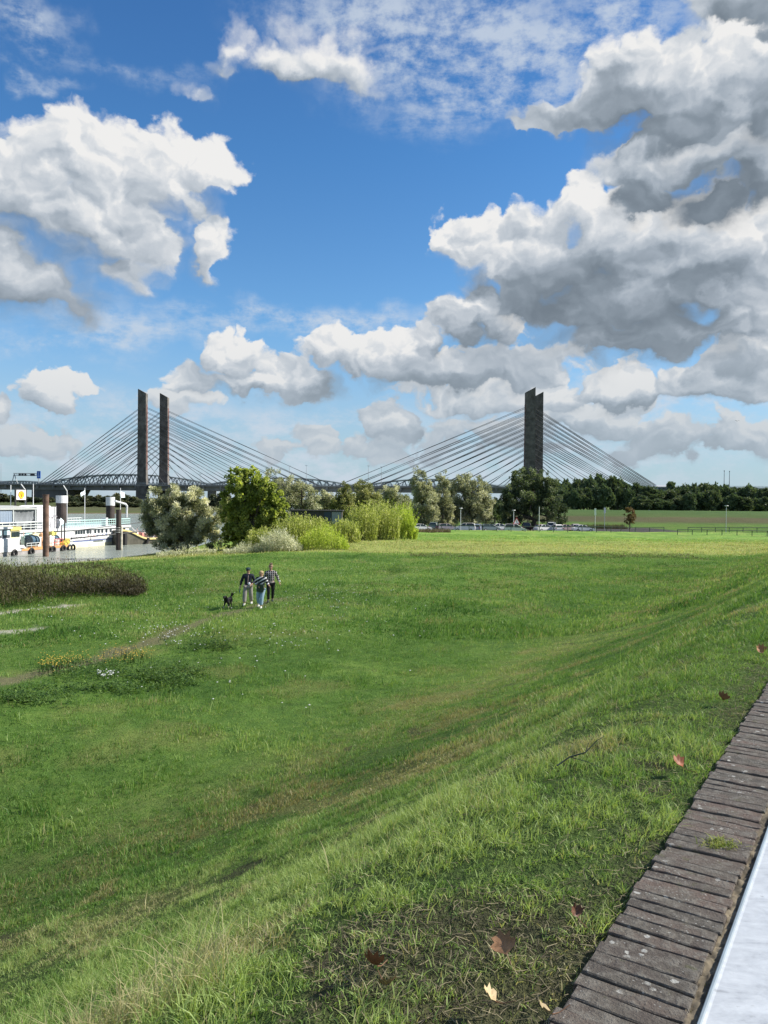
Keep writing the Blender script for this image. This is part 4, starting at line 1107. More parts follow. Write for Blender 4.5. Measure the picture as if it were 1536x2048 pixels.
def tree(name, label, Y, base, lobes, leafm, nclump, n, l, seed, trunk=.22, group=None, cat='tree', depth=.8, gz=None, **kw):
    """base: photo (x, y) of the foot; lobes: (cx, cy, rx, ry[, dy]) in photo pixels at depth Y"""
    X = P(base[0], base[1], Y).x; z = h1(X, Y) if gz is None else gz
    root = empty(name, (X, Y, z), label, cat, group); k = px(Y); L3 = []
    rs = random.Random(seed)
    for lb in lobes:
        c = P(lb[0], lb[1], Y)
        dy = lb[4] if len(lb) > 4 else rs.uniform(-.25, .25) * lb[2] * k
        L3.append((c.x - X, c.z - z, lb[2] * k, lb[3] * k, dy, lb[2] * k * depth))
    cr, cl = make_crown('crown', L3, nclump, n, l, leafm, seed, root, **kw)
    top = max(a[1] + a[3] for a in L3)
    make_trunk(root, cl, top * .7, trunk, seed, BARK)
    return root
tree('willow_tree', 'bushy silver-leaved willow at the water edge, nearest and leftmost of the trees', 88, (365,1106), [(350,1000,52,38),(320,1030,42,46),(390,1010,44,42),(365,1055,66,46),(415,1050,30,44),(350,1080,50,26),(400,1082,36,22),(302,1035,26,40),(300,985,14,16),(340,975,22,14),(432,1060,14,36),(310,1070,24,24),(360,1098,58,14),(330,1050,40,40),(430,1085,16,24)],
     L_SILV, 260, 62000, (.18, .42), 31, .28, up=.45, bx=.45, rc=(.14, .30), tone=(.02, .95), tn=.2, aspect=.15)
tree('broadleaf_tree', 'tall yellow-green broadleaf tree with dark lower crown, right of the big silver willow', 86, (500,1098), [(490,962,38,28),(530,985,38,34),(480,1005,38,46),(515,1030,50,44),(545,1045,34,40),(480,1060,34,36),(520,1076,52,22),(462,950,14,16),(505,945,20,12),(560,1010,18,22),(500,1092,52,18),(455,1050,16,60),(565,1085,30,26)],
     L_GREEN, 360, 56000, (.18, .34), 32, .26, up=.1, rc=(.12, .24), tone=(.2, .8), aspect=.36)
tree('willow_tree', 'grey-green leaning willow behind the yellow-green broadleaf tree', 128, (600,1050), [(545,955,26,20),(575,975,34,28),(605,995,34,32),(570,1005,34,34),(625,1012,22,28),(590,1030,40,30),(530,945,16,10),(600,1060,44,22)],
     L_SILV, 220, 26000, (.2, .42), 33, .25, up=.2, bx=.3, rc=(.13, .26), tone=(.1, .62), aspect=.16)
mid = [('small silvery willow behind the dark shed, left one of the low row', 140, 655, [(650,1000,24,22),(640,1022,26,22),(668,1020,18,20)], L_SILV),
       ('small olive willow behind the dark shed, between silvery willows', 138, 690, [(688,988,18,24),(680,1015,22,26),(700,1012,16,26)], L_OLIVE),
       ('dark olive willow with an upright crown, left of the pinkish one', 142, 728, [(726,978,24,20),(735,1005,28,30),(715,1010,22,28)], L_OLIVE),
       ('pinkish grey willow between the olive willow and the tall slender one', 150, 786, [(780,985,24,20),(795,1010,26,30),(770,1010,20,28)], L_SILV)]
for i, (lab, Y, bx_, lb, lm) in enumerate(mid):
    tree('willow_tree', lab, Y, (bx_, 1045), lb, lm, 120, 13000, (.2, .42), 40 + i, .2, up=.3, bx=.2, rc=(.15, .3), tone=(.15, .65), aspect=.18)
tree('poplar_tree', 'tall slender tree with a pointed top, left of the parked cars', 160, (848,1055), [(836,945,12,18),(842,970,22,26),(850,1000,28,36),(838,1030,26,24),(862,1025,20,28),(825,960,9,14),(845,1048,38,14)],
     L_SILV, 200, 24000, (.22, .46), 51, .25, up=.4, bx=.15, rc=(.14, .28), tone=(.1, .62), aspect=.18)
tree('poplar_tree', 'narrow pale tree squeezed between the pointed tree and the round silver willow', 164, (885,1055), [(885,958,14,20),(888,985,20,28),(885,1020,24,34),(888,1046,24,14)],
     L_SILV, 130, 16000, (.22, .46), 52, .22, up=.4, bx=.15, rc=(.16, .3), tone=(.1, .65), aspect=.18)
tree('willow_tree', 'wide round grey-green willow standing behind the row of parked cars', 168, (940,1055), [(935,962,32,24),(925,990,36,36),(960,985,28,34),(945,1018,46,34),(972,1015,20,32),(915,1025,24,26),(940,1046,52,16),(982,1035,14,26),(905,1040,18,20)],
     L_SILV, 280, 34000, (.24, .5), 53, .3, up=.3, bx=.3, rc=(.12, .26), tone=(.08, .60), aspect=.18)
tree('broadleaf_tree', 'largest dark green tree, in front of the right bridge pylons', 172, (1068,1058), [(1055,962,38,28),(1035,990,36,36),(1090,985,34,36),(1065,1015,62,36),(1110,1015,28,34),(1020,1020,26,30),(1060,1046,72,14),(1012,1040,18,18),(1118,1045,20,16),(1125,1035,14,18),(1085,955,22,16),(1028,950,16,14)],
     L_DARK, 380, 42000, (.24, .5), 54, .5, up=.15, rc=(.12, .24), tone=(.15, .75), aspect=.26)
# far bank and filler trees
def wood(prefix_label, group, spots, leafm, protos, seed, cat='tree', name='wood_tree', marks=None):
    rs = random.Random(seed)
    for i, (x, ytop, Y, wpx) in enumerate(spots):
        X = (x - 768) / F * Y; z = h1(X, Y); top = P(x, ytop, Y).z; Ht = top - z
        src = protos[i % len(protos)]
        c = src if src.get('used') is None else copy_tree(src)
        src['used'] = 1
        c.location = (X, Y, z); k = Ht / 10.0; c.scale = (wpx * px(Y) / 8.0, wpx * px(Y) / 8.0, k); c.rotation_euler = (0, 0, rs.uniform(0, 6.28))
        lab = prefix_label
        if marks:
            lab = min(marks, key=lambda q: abs(q[0] - x)); marks.remove(lab); lab = prefix_label + ' ' + lab[1]
        tag(c, lab, cat, group)
def fresh(o):
    c = copy_tree(o)
    if 'used' in c: del c['used']
    return c
def proto(name, leafm, seed, n=7000, l=(.5, 1.1), lobes=None):
    root = empty(name, (0, 0, 0))
    L = lobes or [(0, 6.2, 3.4, 3.4, 0, 3.4), (-1.6, 4.4, 2.8, 3.2, .8, 2.8), (1.7, 4.8, 2.6, 3.2, -.9, 2.6), (0, 2.6, 3.8, 2.4, 0, 3.6), (.6, 8.2, 1.7, 1.8, .3, 1.8)]
    cr, cl = make_crown('crown', L, 75, n, l, leafm, seed, root, rc=(.18, .34), tone=(.15, .8), aspect=.3, tn=.2)
    make_trunk(root, cl, 7, .3, seed, BARK, 6)
    return root
PR = [proto('wood_tree', L_WOOD, 61), proto('wood_tree', L_WOOD, 62), proto('wood_tree', L_DARK, 63)]
rs = random.Random(8); sp = []
prof = [(1125,957),(1150,956),(1180,950),(1200,946),(1225,952),(1250,956),(1280,966),(1300,972),(1320,976),(1345,975),(1370,966),(1400,962),(1430,964),(1460,968),(1490,970),(1520,974),(1560,972)]
def top_at(x): return float(np.interp(x, [p[0] for p in prof], [p[1] for p in prof]))
MK = [(1118,'just right of the largest dark tree'),(1139,'left of the twin white signs'),(1160,'a little left of the left white sign'),(1181,'above the left white sign'),(1202,'above the right white sign, the highest'),(1223,'just right of the twin white signs'),(1244,'up left of the young tree'),(1265,'straight above the young tree'),
    (1286,'where the last cables come down'),(1307,'left of the pale far building'),(1328,'below the pale far building'),(1349,'below the flat-topped pine'),(1370,'right of the flat-topped pine'),(1391,'above the left end of the right railing'),(1412,'midway from pine to lone lamp'),(1433,'left of the twin thin masts'),
    (1454,'below the twin thin masts'),(1475,'right of the twin thin masts'),(1496,'third from the right edge'),(1517,'second from the right edge'),(1538,'at the right edge')]
for k, (x, _) in enumerate(MK): sp.append((x + rs.uniform(-4, 4), top_at(x) + rs.uniform(-2, 5), 318 + rs.uniform(0, 14), rs.uniform(38, 54)))
wood('rear dark wood tree', 'trees of the wood behind the dyke', sp, L_WOOD, PR, 3, marks=list(MK))
sp = []
for k, (x, _) in enumerate(MK):
    x = x + 10; sp.append((x + rs.uniform(-4, 4), top_at(x) + 20 + rs.uniform(-5, 8), 302 + rs.uniform(-2, 6), rs.uniform(30, 44)))
wood('front low dark tree', 'trees of the wood behind the dyke', sp, L_WOOD, [fresh(PR[0]), fresh(PR[1]), fresh(PR[2])], 3, marks=[(a + 10, b) for a, b in MK])
cop = proto('wood_tree', L_WOOD, 64, 3000, (.6, 1.2), [(0, 8.6, 2.6, 1.0, 0, 2.0), (1.2, 8.2, 1.8, .9, .4, 1.6), (-1.4, 8.0, 1.4, .8, -.3, 1.4), (0, 4, 1.5, 3.5, 0, 1.5)])
wood('flat-topped pine-like tree rising above the wood beside the pale far building', None, [(1342, 963, 345, 34)], L_WOOD, [cop], 4)
# far bank on the left under the bridge
PB = [proto('bank_tree', leaf_mat('bank_leaf', (.045, .060, .035), (.075, .090, .050), (.16, .16, .09), .2), 65, 5000), proto('bank_tree', leaf_mat('bank_leaf2', (.030, .045, .028), (.052, .070, .038), (.085, .10, .055), .2), 66, 5000)]
sp = []; MB1 = [(0,'at the left edge behind the sign mast'),(22,'behind the left sign mast'),(48,'behind the emblem sign'),(70,'behind the second pale mast'),(95,'behind the rust-brown pile'),(140,'right of the white-capped pile at left'),(158,'left of the left flag'),(176,'right of the left flag'),(196,'between flag and capped pile'),(214,'behind the right white cap'),
    (232,'left of the right flag'),(250,'behind the right flag'),(268,'next to the left bridge pylon'),(425,'in the gap right of the silver willow'),(440,'in the gap, nearer the broadleaf tree'),(455,'touching the broadleaf tree')]
for (x, _), yt in zip(MB1, (986, 990, 992, 994, 994, 990, 988, 991, 989, 991, 985, 988, 992, 988, 984, 988)):
    sp.append((x, yt, 455 + rs.uniform(-12, 18), rs.uniform(26, 40)))
wood('far bank tree', 'trees on the far river bank', sp, None, PB, 5, name='bank_tree', marks=list(MB1))
sp = []
for x, _ in MB1[5:13]: sp.append((x + rs.uniform(-3, 3), 1003 + rs.uniform(-3, 4), 425 + rs.uniform(-4, 4), rs.uniform(24, 34)))
wood('low front tree on the far bank,', 'trees on the far river bank', sp, None, [fresh(PB[0]), fresh(PB[1])], 5, name='bank_tree', marks=list(MB1[5:13]))
# low trees filling the gaps behind the willows, along the bank under the bridge
PF = [proto('bank_tree', L_OLIVE, 67, 5000, (.4, .9)), proto('bank_tree', L_DARK, 68, 5000, (.4, .9))]
sp = []; MF = [(452,'left of the yellow-green broadleaf tree'),(610,'above the left end of the shed'),(640,'above the middle of the shed'),(672,'above the right end of the shed'),(700,'left of the dark olive willow'),(728,'behind the dark olive willow'),(757,'right of the dark olive willow'),(785,'behind the pinkish grey willow'),(812,'left of the pointed poplar'),
    (870,'between the two poplars'),(905,'left of the round willow'),(990,'between round willow and largest dark tree'),(1005,'at the left foot of the largest dark tree')]
for (x, _), yt in zip(MF, (985, 996, 988, 982, 975, 980, 976, 985, 980, 975, 985, 985, 990)):
    sp.append((x, yt + 8, 215 + rs.uniform(-10, 12), rs.uniform(34, 48)))
wood('bank tree in the back row', 'trees behind the front willows', sp, None, PF, 6, name='bank_tree', marks=list(MF))

# upright willow shoots: the bright bushes
def shoot_bush(label, Y, x0, x1, prof, leafm, seed, n=420, leaves=26, spread=.16, cat='bush', name='willow_bush', ll=(.12, .26), aspect=.16, lean=0.0):
    rs = np.random.RandomState(seed); xc = (x0 + x1) / 2
    x0 -= 7; x1 += 7; prof = [(a, b - 5) for a, b in prof]
    X0 = P(x0, 1050, Y).x; X1 = P(x1, 1050, Y).x; Xc = (X0 + X1) / 2; z0 = h1(Xc, Y)
    root = empty(name, (Xc, Y, z0), label, cat, 'bright bushes at the meadow edge' if cat == 'bush' else None)
    pxs = [p[0] for p in prof]; pys = [p[1] for p in prof]
    bx = rs.uniform(X0, X1, n); by = Y + rs.uniform(-.5, .5, n) * (X1 - X0) * .8 * np.sqrt(np.clip(1 - ((bx - Xc) / (X1 - X0) * 2) ** 2, .02, 1))
    xp = 768 + bx / Y * F; ytop = np.interp(xp, pxs, pys)
    edge = np.minimum((bx - X0), (X1 - bx)) / (X1 - X0) * 2; ytop = ytop + (fbm(xp * .11, by * .8 + seed, 3) - .45) * 26 + 22 * (1 - np.sqrt(np.clip(edge * 1.8, 0, 1)))
    ztop = CAMZ - (ytop - 1001 - (xp - 768) * .009 + 0) / F * Y
    hgt = (ztop - z0) * (1 - .45 * rs.rand(n) ** 1.5) ; hgt = np.maximum(hgt * np.where(rs.rand(n) < .3, rs.uniform(.3, .8, n), 1), .4)
    dx = rs.normal(0, spread, n) + lean; dy = rs.normal(0, spread, n)
    t = rs.rand(n, leaves) ** .7
    sx = bx[:, None] - Xc + dx[:, None] * t ** 1.5 * hgt[:, None]; sy = by[:, None] - Y + dy[:, None] * t ** 1.5 * hgt[:, None]
    gz = H(bx, by) - z0
    sz = gz[:, None] + t * hgt[:, None]
    pos = np.stack([sx, sy, sz], -1).reshape(-1, 3) + rs.normal(0, .05, (n * leaves, 3)); N_ = len(pos)
    dirn = np.stack([rs.normal(0, .38, N_) + lean, rs.normal(0, .38, N_), rs.uniform(.5, 1.1, N_)], -1); dirn /= np.linalg.norm(dirn, axis=1)[:, None]
    sd = np.cross(dirn, rs.normal(size=(N_, 3))); sd /= np.linalg.norm(sd, axis=1)[:, None]
    L = rs.uniform(ll[0], ll[1], N_)[:, None]; w = L * aspect
    V = np.stack([pos, pos + dirn * L * .5 - sd * w, pos + dirn * L, pos + dirn * L * .5 + sd * w], 1).reshape(-1, 3)
    tone = np.clip(np.repeat(rs.uniform(.15, .8, n), leaves) + rs.uniform(-.2, .2, N_), 0, 1)
    me = np_mesh('foliage', V, np.arange(N_ * 4), 4, {'rnd': ('FACE', tone)}); link('foliage', me, leafm, root)
    mb = MB()
    for i in range(min(n, 90)):
        mb.tube((bx[i] - Xc, by[i] - Y, gz[i] - .05), (bx[i] - Xc + dx[i] * hgt[i] * .8, by[i] - Y + dy[i] * hgt[i] * .8, gz[i] + hgt[i] * .85), .018, 4, .006, cap=False)
    mb.build('stems', mat('shoot_bark', (.20, .19, .07), .8), root)
    return root
shoot_bush('brightest yellow-green willow bush, at the right end of the bushes', 101, 788, 826, [(786,1035),(800,1012),(812,1010),(822,1022),(830,1045)], L_YEL, 71, 420, 40)
shoot_bush('tall lime green willow bush just left of the brightest yellow one', 98, 742, 792, [(740,1020),(755,1006),(775,1008),(792,1014)], L_LIME, 72, 560, 36)
shoot_bush('grey-green willow bush with upright shoots right of the dark shed', 95, 704, 746, [(702,1030),(715,1012),(735,1006),(748,1012)], L_LIME, 73, 480, 34)
shoot_bush('low yellow-green bush in front of the dark shed', 89, 650, 712, [(648,1058),(670,1044),(690,1042),(712,1046)], L_LIME, 74, 620, 30)
shoot_bush('leafy lime bush below the left corner of the dark shed', 85, 596, 655, [(594,1052),(615,1036),(635,1042),(655,1046)], L_LIME, 75, 640, 32)
shoot_bush('low bright yellow bush at the front of the bush row', 79, 598, 690, [(598,1078),(630,1058),(660,1052),(690,1075)], L_YEL, 76, 560, 22, ll=(.10, .22))
shoot_bush('lime green bush beside the dark trunk of the broadleaf tree', 82, 548, 604, [(546,1060),(570,1040),(604,1030)], L_LIME, 77, 520, 28)
shoot_bush('silvery pale low shrub in front of the bushes, near the broadleaf tree', 77, 520, 598, [(505,1098),(540,1076),(575,1064),(598,1080)], L_PALE, 78, 620, 24, cat='shrub', name='silver_shrub', ll=(.10, .24), aspect=.12, lean=-.25)
shoot_bush('tall reedy green plants with pale tips left of the silvery shrub', 80, 492, 552, [(490,1070),(505,1058),(530,1060),(552,1058)], L_LIME, 79, 300, 26, spread=.06, cat='reeds', name='reed_clump')
shoot_bush('pale dry low growth along the meadow edge below the broadleaf tree', 76.5, 455, 530, [(450,1098),(490,1092),(530,1090)], L_PALE, 80, 300, 12, cat='dry plants', name='dry_plants', ll=(.10, .22), aspect=.1)
shoot_bush('low pale weeds at the foot of the big silver willow', 79, 322, 425, [(320,1108),(350,1100),(395,1096),(425,1102)], L_PALE, 81, 200, 10, cat='weeds', name='pale_weeds', ll=(.10, .22), aspect=.12)
shoot_bush('grey-green twiggy weeds rising at the left edge in front of the boats', 58, -12, 16, [(-20,1118),(0,1100),(16,1122)], L_PALE, 82, 60, 20, cat='weeds', name='pale_weeds', ll=(.08, .16), aspect=.1)

# small autumn tree on the right
def small_tree():
    Y = 148; X = P(1259, 1060, Y).x; z = h1(X, Y)
    root = empty('young_tree', (X, Y, z), 'small thin brownish young tree behind the green fence on the right', 'tree')
    k = px(Y); c = P(1259, 1032, Y)
    cr, cl = make_crown('crown', [(0, c.z - z, 13 * k, 20 * k, 0, 1.2), (0, c.z - z - 1, 15 * k, 9 * k, 0, 1.3)], 70, 2600, (.14, .30), leaf_mat('autumn_leaf', (.06, .035, .022), (.11, .065, .035), (.20, .14, .05), .3), 90, root, rc=(.10, .2), up=.6)
    make_trunk(root, cl, 4.2, .07, 90, BARK, 26)
small_tree()
#@@NEXT2
# ------------------------------------------------------------------ piles in the water
def pile(name, label, x, yt, yb, r, m, lower=None, cap=None, Y=None):
    g = G(x, yb, 0) if Y is None else Vector((P(x, yb, Y).x, Y, 0)); zt = P(x, yt, g.y).z
    root = empty(name, (g.x, g.y, 0), label, 'mooring pile', 'mooring piles by the boats')
    def lathe(z0, z1, rr, mi, nm):
        mb = MB(); n = 20; zs = [z0 + (z1 - z0) * k / 8 for k in range(9)]; V = []
        for z in zs:
            for i in range(n): a = 6.2832 * i / n; V.append((rr * math.cos(a), rr * math.sin(a), z))
        F_ = [(j * n + i, j * n + (i + 1) % n, (j + 1) * n + (i + 1) % n, (j + 1) * n + i) for j in range(8) for i in range(n)]
        F_.append(tuple(8 * n + i for i in range(n))); mb.add(V, F_); return mb.build(nm, mi, root, smooth=False)
    if cap:
        zc = P(x, cap, g.y).z
        lathe(-3, zc, r, m, 'shaft'); lathe(zc, zt, r * 1.04, mat('white_cap', (.58, .59, .60), .5, var=.1, scale=2), 'cap')
    else:
        lathe(-3, zt, r, m, 'shaft')
        mb = MB(); mb.tube((0, 0, zt), (0, 0, zt + .12), r * 1.05, 16); mb.build('top_plate', m, root)
    return root
M_RUST = mat('rusty_steel', (.105, .062, .044), .8, var=.5, scale=1.2)
M_BLK = mat('black_pile', (.028, .020, .017), .7, var=.5, scale=1)
pile('mooring_pile', 'rust-brown round steel pile standing in the water in front of the workboat', 91.5, 991, 1113, .34, M_RUST)
pile('mooring_pile', 'thick black pile with a white cylindrical cap at the left end of the white ship', 123.5, 991, 1080, .80, M_BLK, cap=1006, Y=114)
pile('mooring_pile', 'black pile with white cap rising behind the right part of the white ship', 220.5, 994, 1080, .72, M_BLK, cap=1011, Y=134)
p2 = pile('mooring_pile', 'slim dark pile with a side post, in front of the right end of the ship', 237, 1021, 1100, .34, M_BLK)
mb = MB(); mb.tube((.42, -.1, -1), (.42, -.1, 3.2), .14, 10); mb.build('side_post', mat('pale_post', (.45, .42, .34), .7, var=.3, scale=2), p2)
mb = MB()
for z in (2.35, 2.65, 2.95): mb.tube((0, 0, z), (0, 0, z + .08), .40, 16)
mb.build('mooring_rope', mat('rope_pale', (.5, .5, .46), .9), p2)

WHITE = mat('ship_white', (.50, .51, .53), .45, var=.16, scale=1.1)
DIRTW = mat('ship_grey', (.40, .44, .47), .55, var=.12, scale=.6)
GLASS = mat('dark_glass', (.02, .03, .04), .15)
RAILW = mat('rail_white', (.52, .56, .56), .5)
RAILT = mat('rail_turquoise', (.42, .62, .60), .5)
def frame_of(xa, Ya, xb, Yb):
    A = P(xa, 1000, Ya); B = P(xb, 1000, Yb); A.z = B.z = 0; d = (B - A); L = d.length; d.normalize(); nrm = Vector((-d.y, d.x, 0))   # inward = left of travel
    return A, d, nrm, L
def ship():
    A, d, nrm, L = frame_of(-60, 88.5, 258, 118)
    root = empty('moored_ship', A, 'long white two-deck ship moored by the bank, with railings, cabin windows and faded script lettering', 'ship')
    def w(l, i, z): v = d * l + nrm * i; return Vector((v.x, v.y, z))
    def lz(x, y, inset=0.0):   # local length and height of a photo point on the hull side plane
        r = ray(x, y); q = nrm; k = ((A + nrm * inset) - Vector((0, 0, CAMZ))).dot(q) / r.dot(q); p = Vector((0, 0, CAMZ)) + r * k
        return (p - A).dot(d), p.z
    def bx(mb, l0, l1, i0, i1, z0, z1, mi=0):
        mb.hexa([w(l0, i0, z0), w(l1, i0, z0), w(l1, i1, z0), w(l0, i1, z0), w(l0, i0, z1), w(l1, i0, z1), w(l1, i1, z1), w(l0, i1, z1)], mi)
    L0 = lz(148, 1080)[0]; LE = lz(258, 1060)[0]
    z_deck = lz(200, 1053)[1]; z_rail = lz(200, 1038)[1]; z_grey = lz(200, 1078)[1]
    h = MB(); bx(h, 0, LE - 1.0, .12, 8.5, .45, z_grey, 0); bx(h, 0, LE - 1.2, .10, 8.52, -1.2, .45, 1)
    h.hexa([w(LE - 1, .12, .45), w(LE + 1.2, 3, .45), w(LE + 1.2, 5.5, .45), w(LE - 1, 8.5, .45), w(LE - 1, .12, z_grey), w(LE + 2.2, 2.6, z_grey), w(LE + 2.2, 6, z_grey), w(LE - 1, 8.5, z_grey)], 0)
    a, b = lz(188, 1080)[0], lz(207, 1080)[0]; bx(h, a, b, .09, .2, .62, z_grey - .05, 2)
    bx(h, L0, LE - 1, .08, .2, z_grey - .16, z_grey + .02, 3)
    for q in (.45, .75): bx(h, b + q, b + q + .06, .07, .14, .62, z_grey - .05, 4)
    h.build('hull', [DIRTW, mat('boot_cream', (.62, .57, .38), .6, var=.15, scale=1), mat('hull_recess', (.10, .11, .09), .7, var=.4, scale=2), mat('hull_blue', (.10, .13, .30), .5), RAILW], root)
    c = MB(); bx(c, 0, LE, 0, 8.6, z_grey + .01, z_deck - .30); c.build('cabin_wall', WHITE, root)
    c = MB(); bx(c, -.2, LE + .2, -.22, 8.8, z_deck - .30, z_deck); c.build('upper_deck', mat('deck_band', (.55, .57, .58), .45), root)
    # cabin windows
    zw0, zw1 = lz(200, 1067)[1], lz(200, 1055)[1]
    xs = [152, 157, 162, 167.5, 175, 180.5, 190, 197, 204, 212.5, 221, 248]
    for k, x in enumerate(xs):
        l = lz(x, 1060)[0]; hw = .26
        m = MB(); bx(m, l - hw, l + hw, -.05, .05, zw0, zw1); wn = m.build('window', mat('window_frame', (.30, .31, .33), .5), root)
        m = MB(); bx(m, l - hw + .07, l + hw - .07, -.075, -.045, zw0 + .07, zw1 - .07); m.build('pane', GLASS, wn)
    for k, x in enumerate((22, 54, 60)):
        l = lz(x, 1060)[0]; m = MB(); bx(m, l - .30, l + .30, -.05, .05, zw0 - (1.0 if x > 50 else 0), zw1); m.build('window' if x < 50 else 'door', mat('pale_cyan', (.42, .66, .70), .3), root)
    # panel lines and lettering board
    m = MB(); z0, z1 = lz(200, 1075)[1], lz(200, 1067)[1]; a, b = lz(150, 1070)[0], lz(230, 1070)[0]; bx(m, a, b, -.06, .02, z0 - .05, z1 + .12); lb = m.build('name_board', mat('board_white', (.62, .63, .64), .5), root)
    # flowing unreadable script: pen strokes
    rs = random.Random(12); col = [mat('ink_dark', (.05, .05, .09)), mat('ink_red', (.55, .12, .10)), mat('ink_blue', (.15, .22, .50))]
    def script(la, lb_, zc, hh, mi, nm, thick=.035):
        mb = MB(); l = la; pts = []
        while l < lb_:
            pts.append(w(l, -.085, zc + rs.uniform(-.2, .2) * hh)); l += .09
            pts.append(w(l, -.085, zc + rs.choice([.5, .5, 1.0]) * hh * rs.uniform(.6, 1))); l += .10
            if rs.random() < .15: mb.path(pts, thick, 4); pts = []; l += .28
        if len(pts) > 1: mb.path(pts, thick, 4)
        return mb.build(nm, mi, lb)
    zc = (z0 + z1) / 2 - .15
    script(lz(151, 1070)[0], lz(170, 1070)[0], zc - .05, .32, col[0], 'script_lettering')
    script(lz(174, 1070)[0], lz(190, 1070)[0], zc, .45, col[1], 'red_lettering', .028)
    script(lz(192, 1070)[0], lz(214, 1070)[0], zc + .05, .45, col[2], 'blue_lettering', .028)
    script(lz(217, 1070)[0], lz(229, 1070)[0], zc + .1, .30, col[0], 'script_lettering', .028)
    m = MB(); l = lz(181, 1060)[0]; bx(m, l - .05, l + .05, -.1, 0, z_grey, z_deck - .3); m.build('drain_pipe', mat('pipe_grey', (.2, .2, .22)), root)
    # railings
    def railing(l0, l1, i, z, hgt, step, m_, nm, nb=3, r=.035):
        mb = MB()
        for q in range(nb): mb.tube(w(l0, i, z + hgt * (q + 1) / nb), w(l1, i, z + hgt * (q + 1) / nb), r, 5)
        n = int((l1 - l0) / step)
        for k in range(n + 1): l = l0 + (l1 - l0) * k / n; mb.tube(w(l, i, z), w(l, i, z + hgt), r, 5)
        mb.tube(w(l0, i, z + hgt), w(l1, i, z + hgt), r * 1.7, 5)
        mb.build(nm, m_, root)
    hr = z_rail - z_deck
    railing(0, lz(86, 1050)[0], -.15, z_deck, 1.0, 1.1, RAILW, 'railing', 3, .05)
    railing(lz(133, 1050)[0], LE, -.15, z_deck, 1.0, .5, RAILT, 'railing', 3, .035)
    railing(lz(133, 1050)[0], LE, 8.5, z_deck, 1.0, .6, RAILW, 'railing', 3, .035)
    m = MB(); bx(m, lz(133, 1050)[0], LE - .5, 4.2, 4.4, z_deck, z_deck + .5); m.build('deck_screen', mat('screen_grey', (.16, .22, .24), .5), root)
    for x in (120.0, 212.5):
        l = lz(x, 1045)[0]; m = MB(); bx(m, l - .25, l + .25, -.12, .6, z_deck, z_deck + 1.25); m.build('locker', WHITE, root)
    # white stair house with wavy tarpaulin top, and roof canopy
    a, b = lz(75, 1030)[0], lz(113.5, 1030)[0]; zt = lz(100, 1012)[1]
    m = MB(); bx(m, a, b, .1, 4, z_deck, zt - .12); dh = m.build('deck_house', WHITE, root)
    m = MB(); n = 9
    for k in range(n):
        l0, l1 = a + (b - a) * k / n, a + (b - a) * (k + 1) / n; m.ball(w((l0 + l1) / 2, 2, zt - .14), (.55, 2.2, .24), 10, 6)
    m.build('tarpaulin_top', mat('tarp_white', (.6, .62, .64), .6), dh)
    m = MB(); rs2 = random.Random(5)
    for k in range(38):
        l = a + (b - a) * rs2.uniform(.45, .98); z = rs2.uniform(z_deck + .1, z_deck + 1.8); bx(m, l, l + rs2.uniform(.05, .2), .06, .12, z, z + rs2.uniform(.05, .22))
    m.build('notices', mat('notice_grey', (.38, .37, .42), .7), dh)
    m = MB(); 
    m.path([w(lz(111, 1050)[0], -.1, lz(111, y)[1]) for y in (1012, 1030, 1045, 1075)], .05, 5); m.build('cable_pipe', mat('pipe_grey', (.2, .2, .22)), dh)
    a, b = -1.0, lz(73, 1030)[0]; zc0 = lz(60, 1019)[1]; zr = lz(40, 1017)[1]
    m = MB(); bx(m, a, b, -.1, 6, zc0, zc0 + .18); m.hexa([w(a, 0, zc0 + .18), w(b, 0, zc0 + .18), w(b, 6, zc0 + .18), w(a, 6, zc0 + .18), w(a + .5, 1.6, zc0 + .5), w(b - 2.4, 1.6, zc0 + .5), w(b - 2.4, 4.5, zc0 + .5), w(a + .5, 4.5, zc0 + .5)])
    cn = m.build('canopy', mat('canopy_grey', (.30, .32, .31), .6, var=.08), root)
    m = MB()
    for x in (26.5, 71): l = lz(x, 1030)[0]; m.tube(w(l, 0, z_deck), w(l, 0, zc0), .07, 6); m.tube(w(l, 5.8, z_deck), w(l, 5.8, zc0), .07, 6)
    m.build('canopy_post', RAILW, cn)
    l1 = lz(26, 1030)[0]; V = []; Fc = []; nn = 60
    for k in range(nn + 1):
        l = -.8 + (l1 + .8) * k / nn; dd = .05 * math.sin(k * 1.9)
        V += [w(l, .1 + dd, z_deck + .35), w(l, .1 + dd * .4, zc0)]
    for k in range(nn): Fc.append((2 * k, 2 * k + 2, 2 * k + 3, 2 * k + 1))
    m = MB(); m.add(V, Fc); m.build('curtain', mat('curtain_blue', (.16, .21, .28), .8, var=.1, scale=6), cn)
    # sagging grey tarpaulin
    l2 = lz(72, 1030)[0]; V = []; Fc = []; nn = 24; mm = 8
    for k in range(nn + 1):
        f = k / nn; l = l1 + .1 + (l2 - l1 - .3) * f; low = z_deck + .45 + 1.15 * (abs(2 * f - 1) ** 3) + .12 * math.sin(f * 17) 
        low = min(low, zc0 - .2)
        for j in range(mm + 1): g_ = j / mm; V.append(w(l, .15 + .35 * math.sin(g_ * 3.1) * math.sin(f * 3.1) + .05 * math.sin(f * 30 + g_ * 5), zc0 + (low - zc0) * g_))
    for k in range(nn):
        for j in range(mm): p = k * (mm + 1) + j; Fc.append((p, p + mm + 1, p + mm + 2, p + 1))
    m = MB(); m.add(V, Fc); m.build('tarpaulin', mat('tarp_grey', (.14, .155, .17), .75, var=.15, scale=2), cn, smooth=True)
    m = MB(); rs2 = random.Random(9)
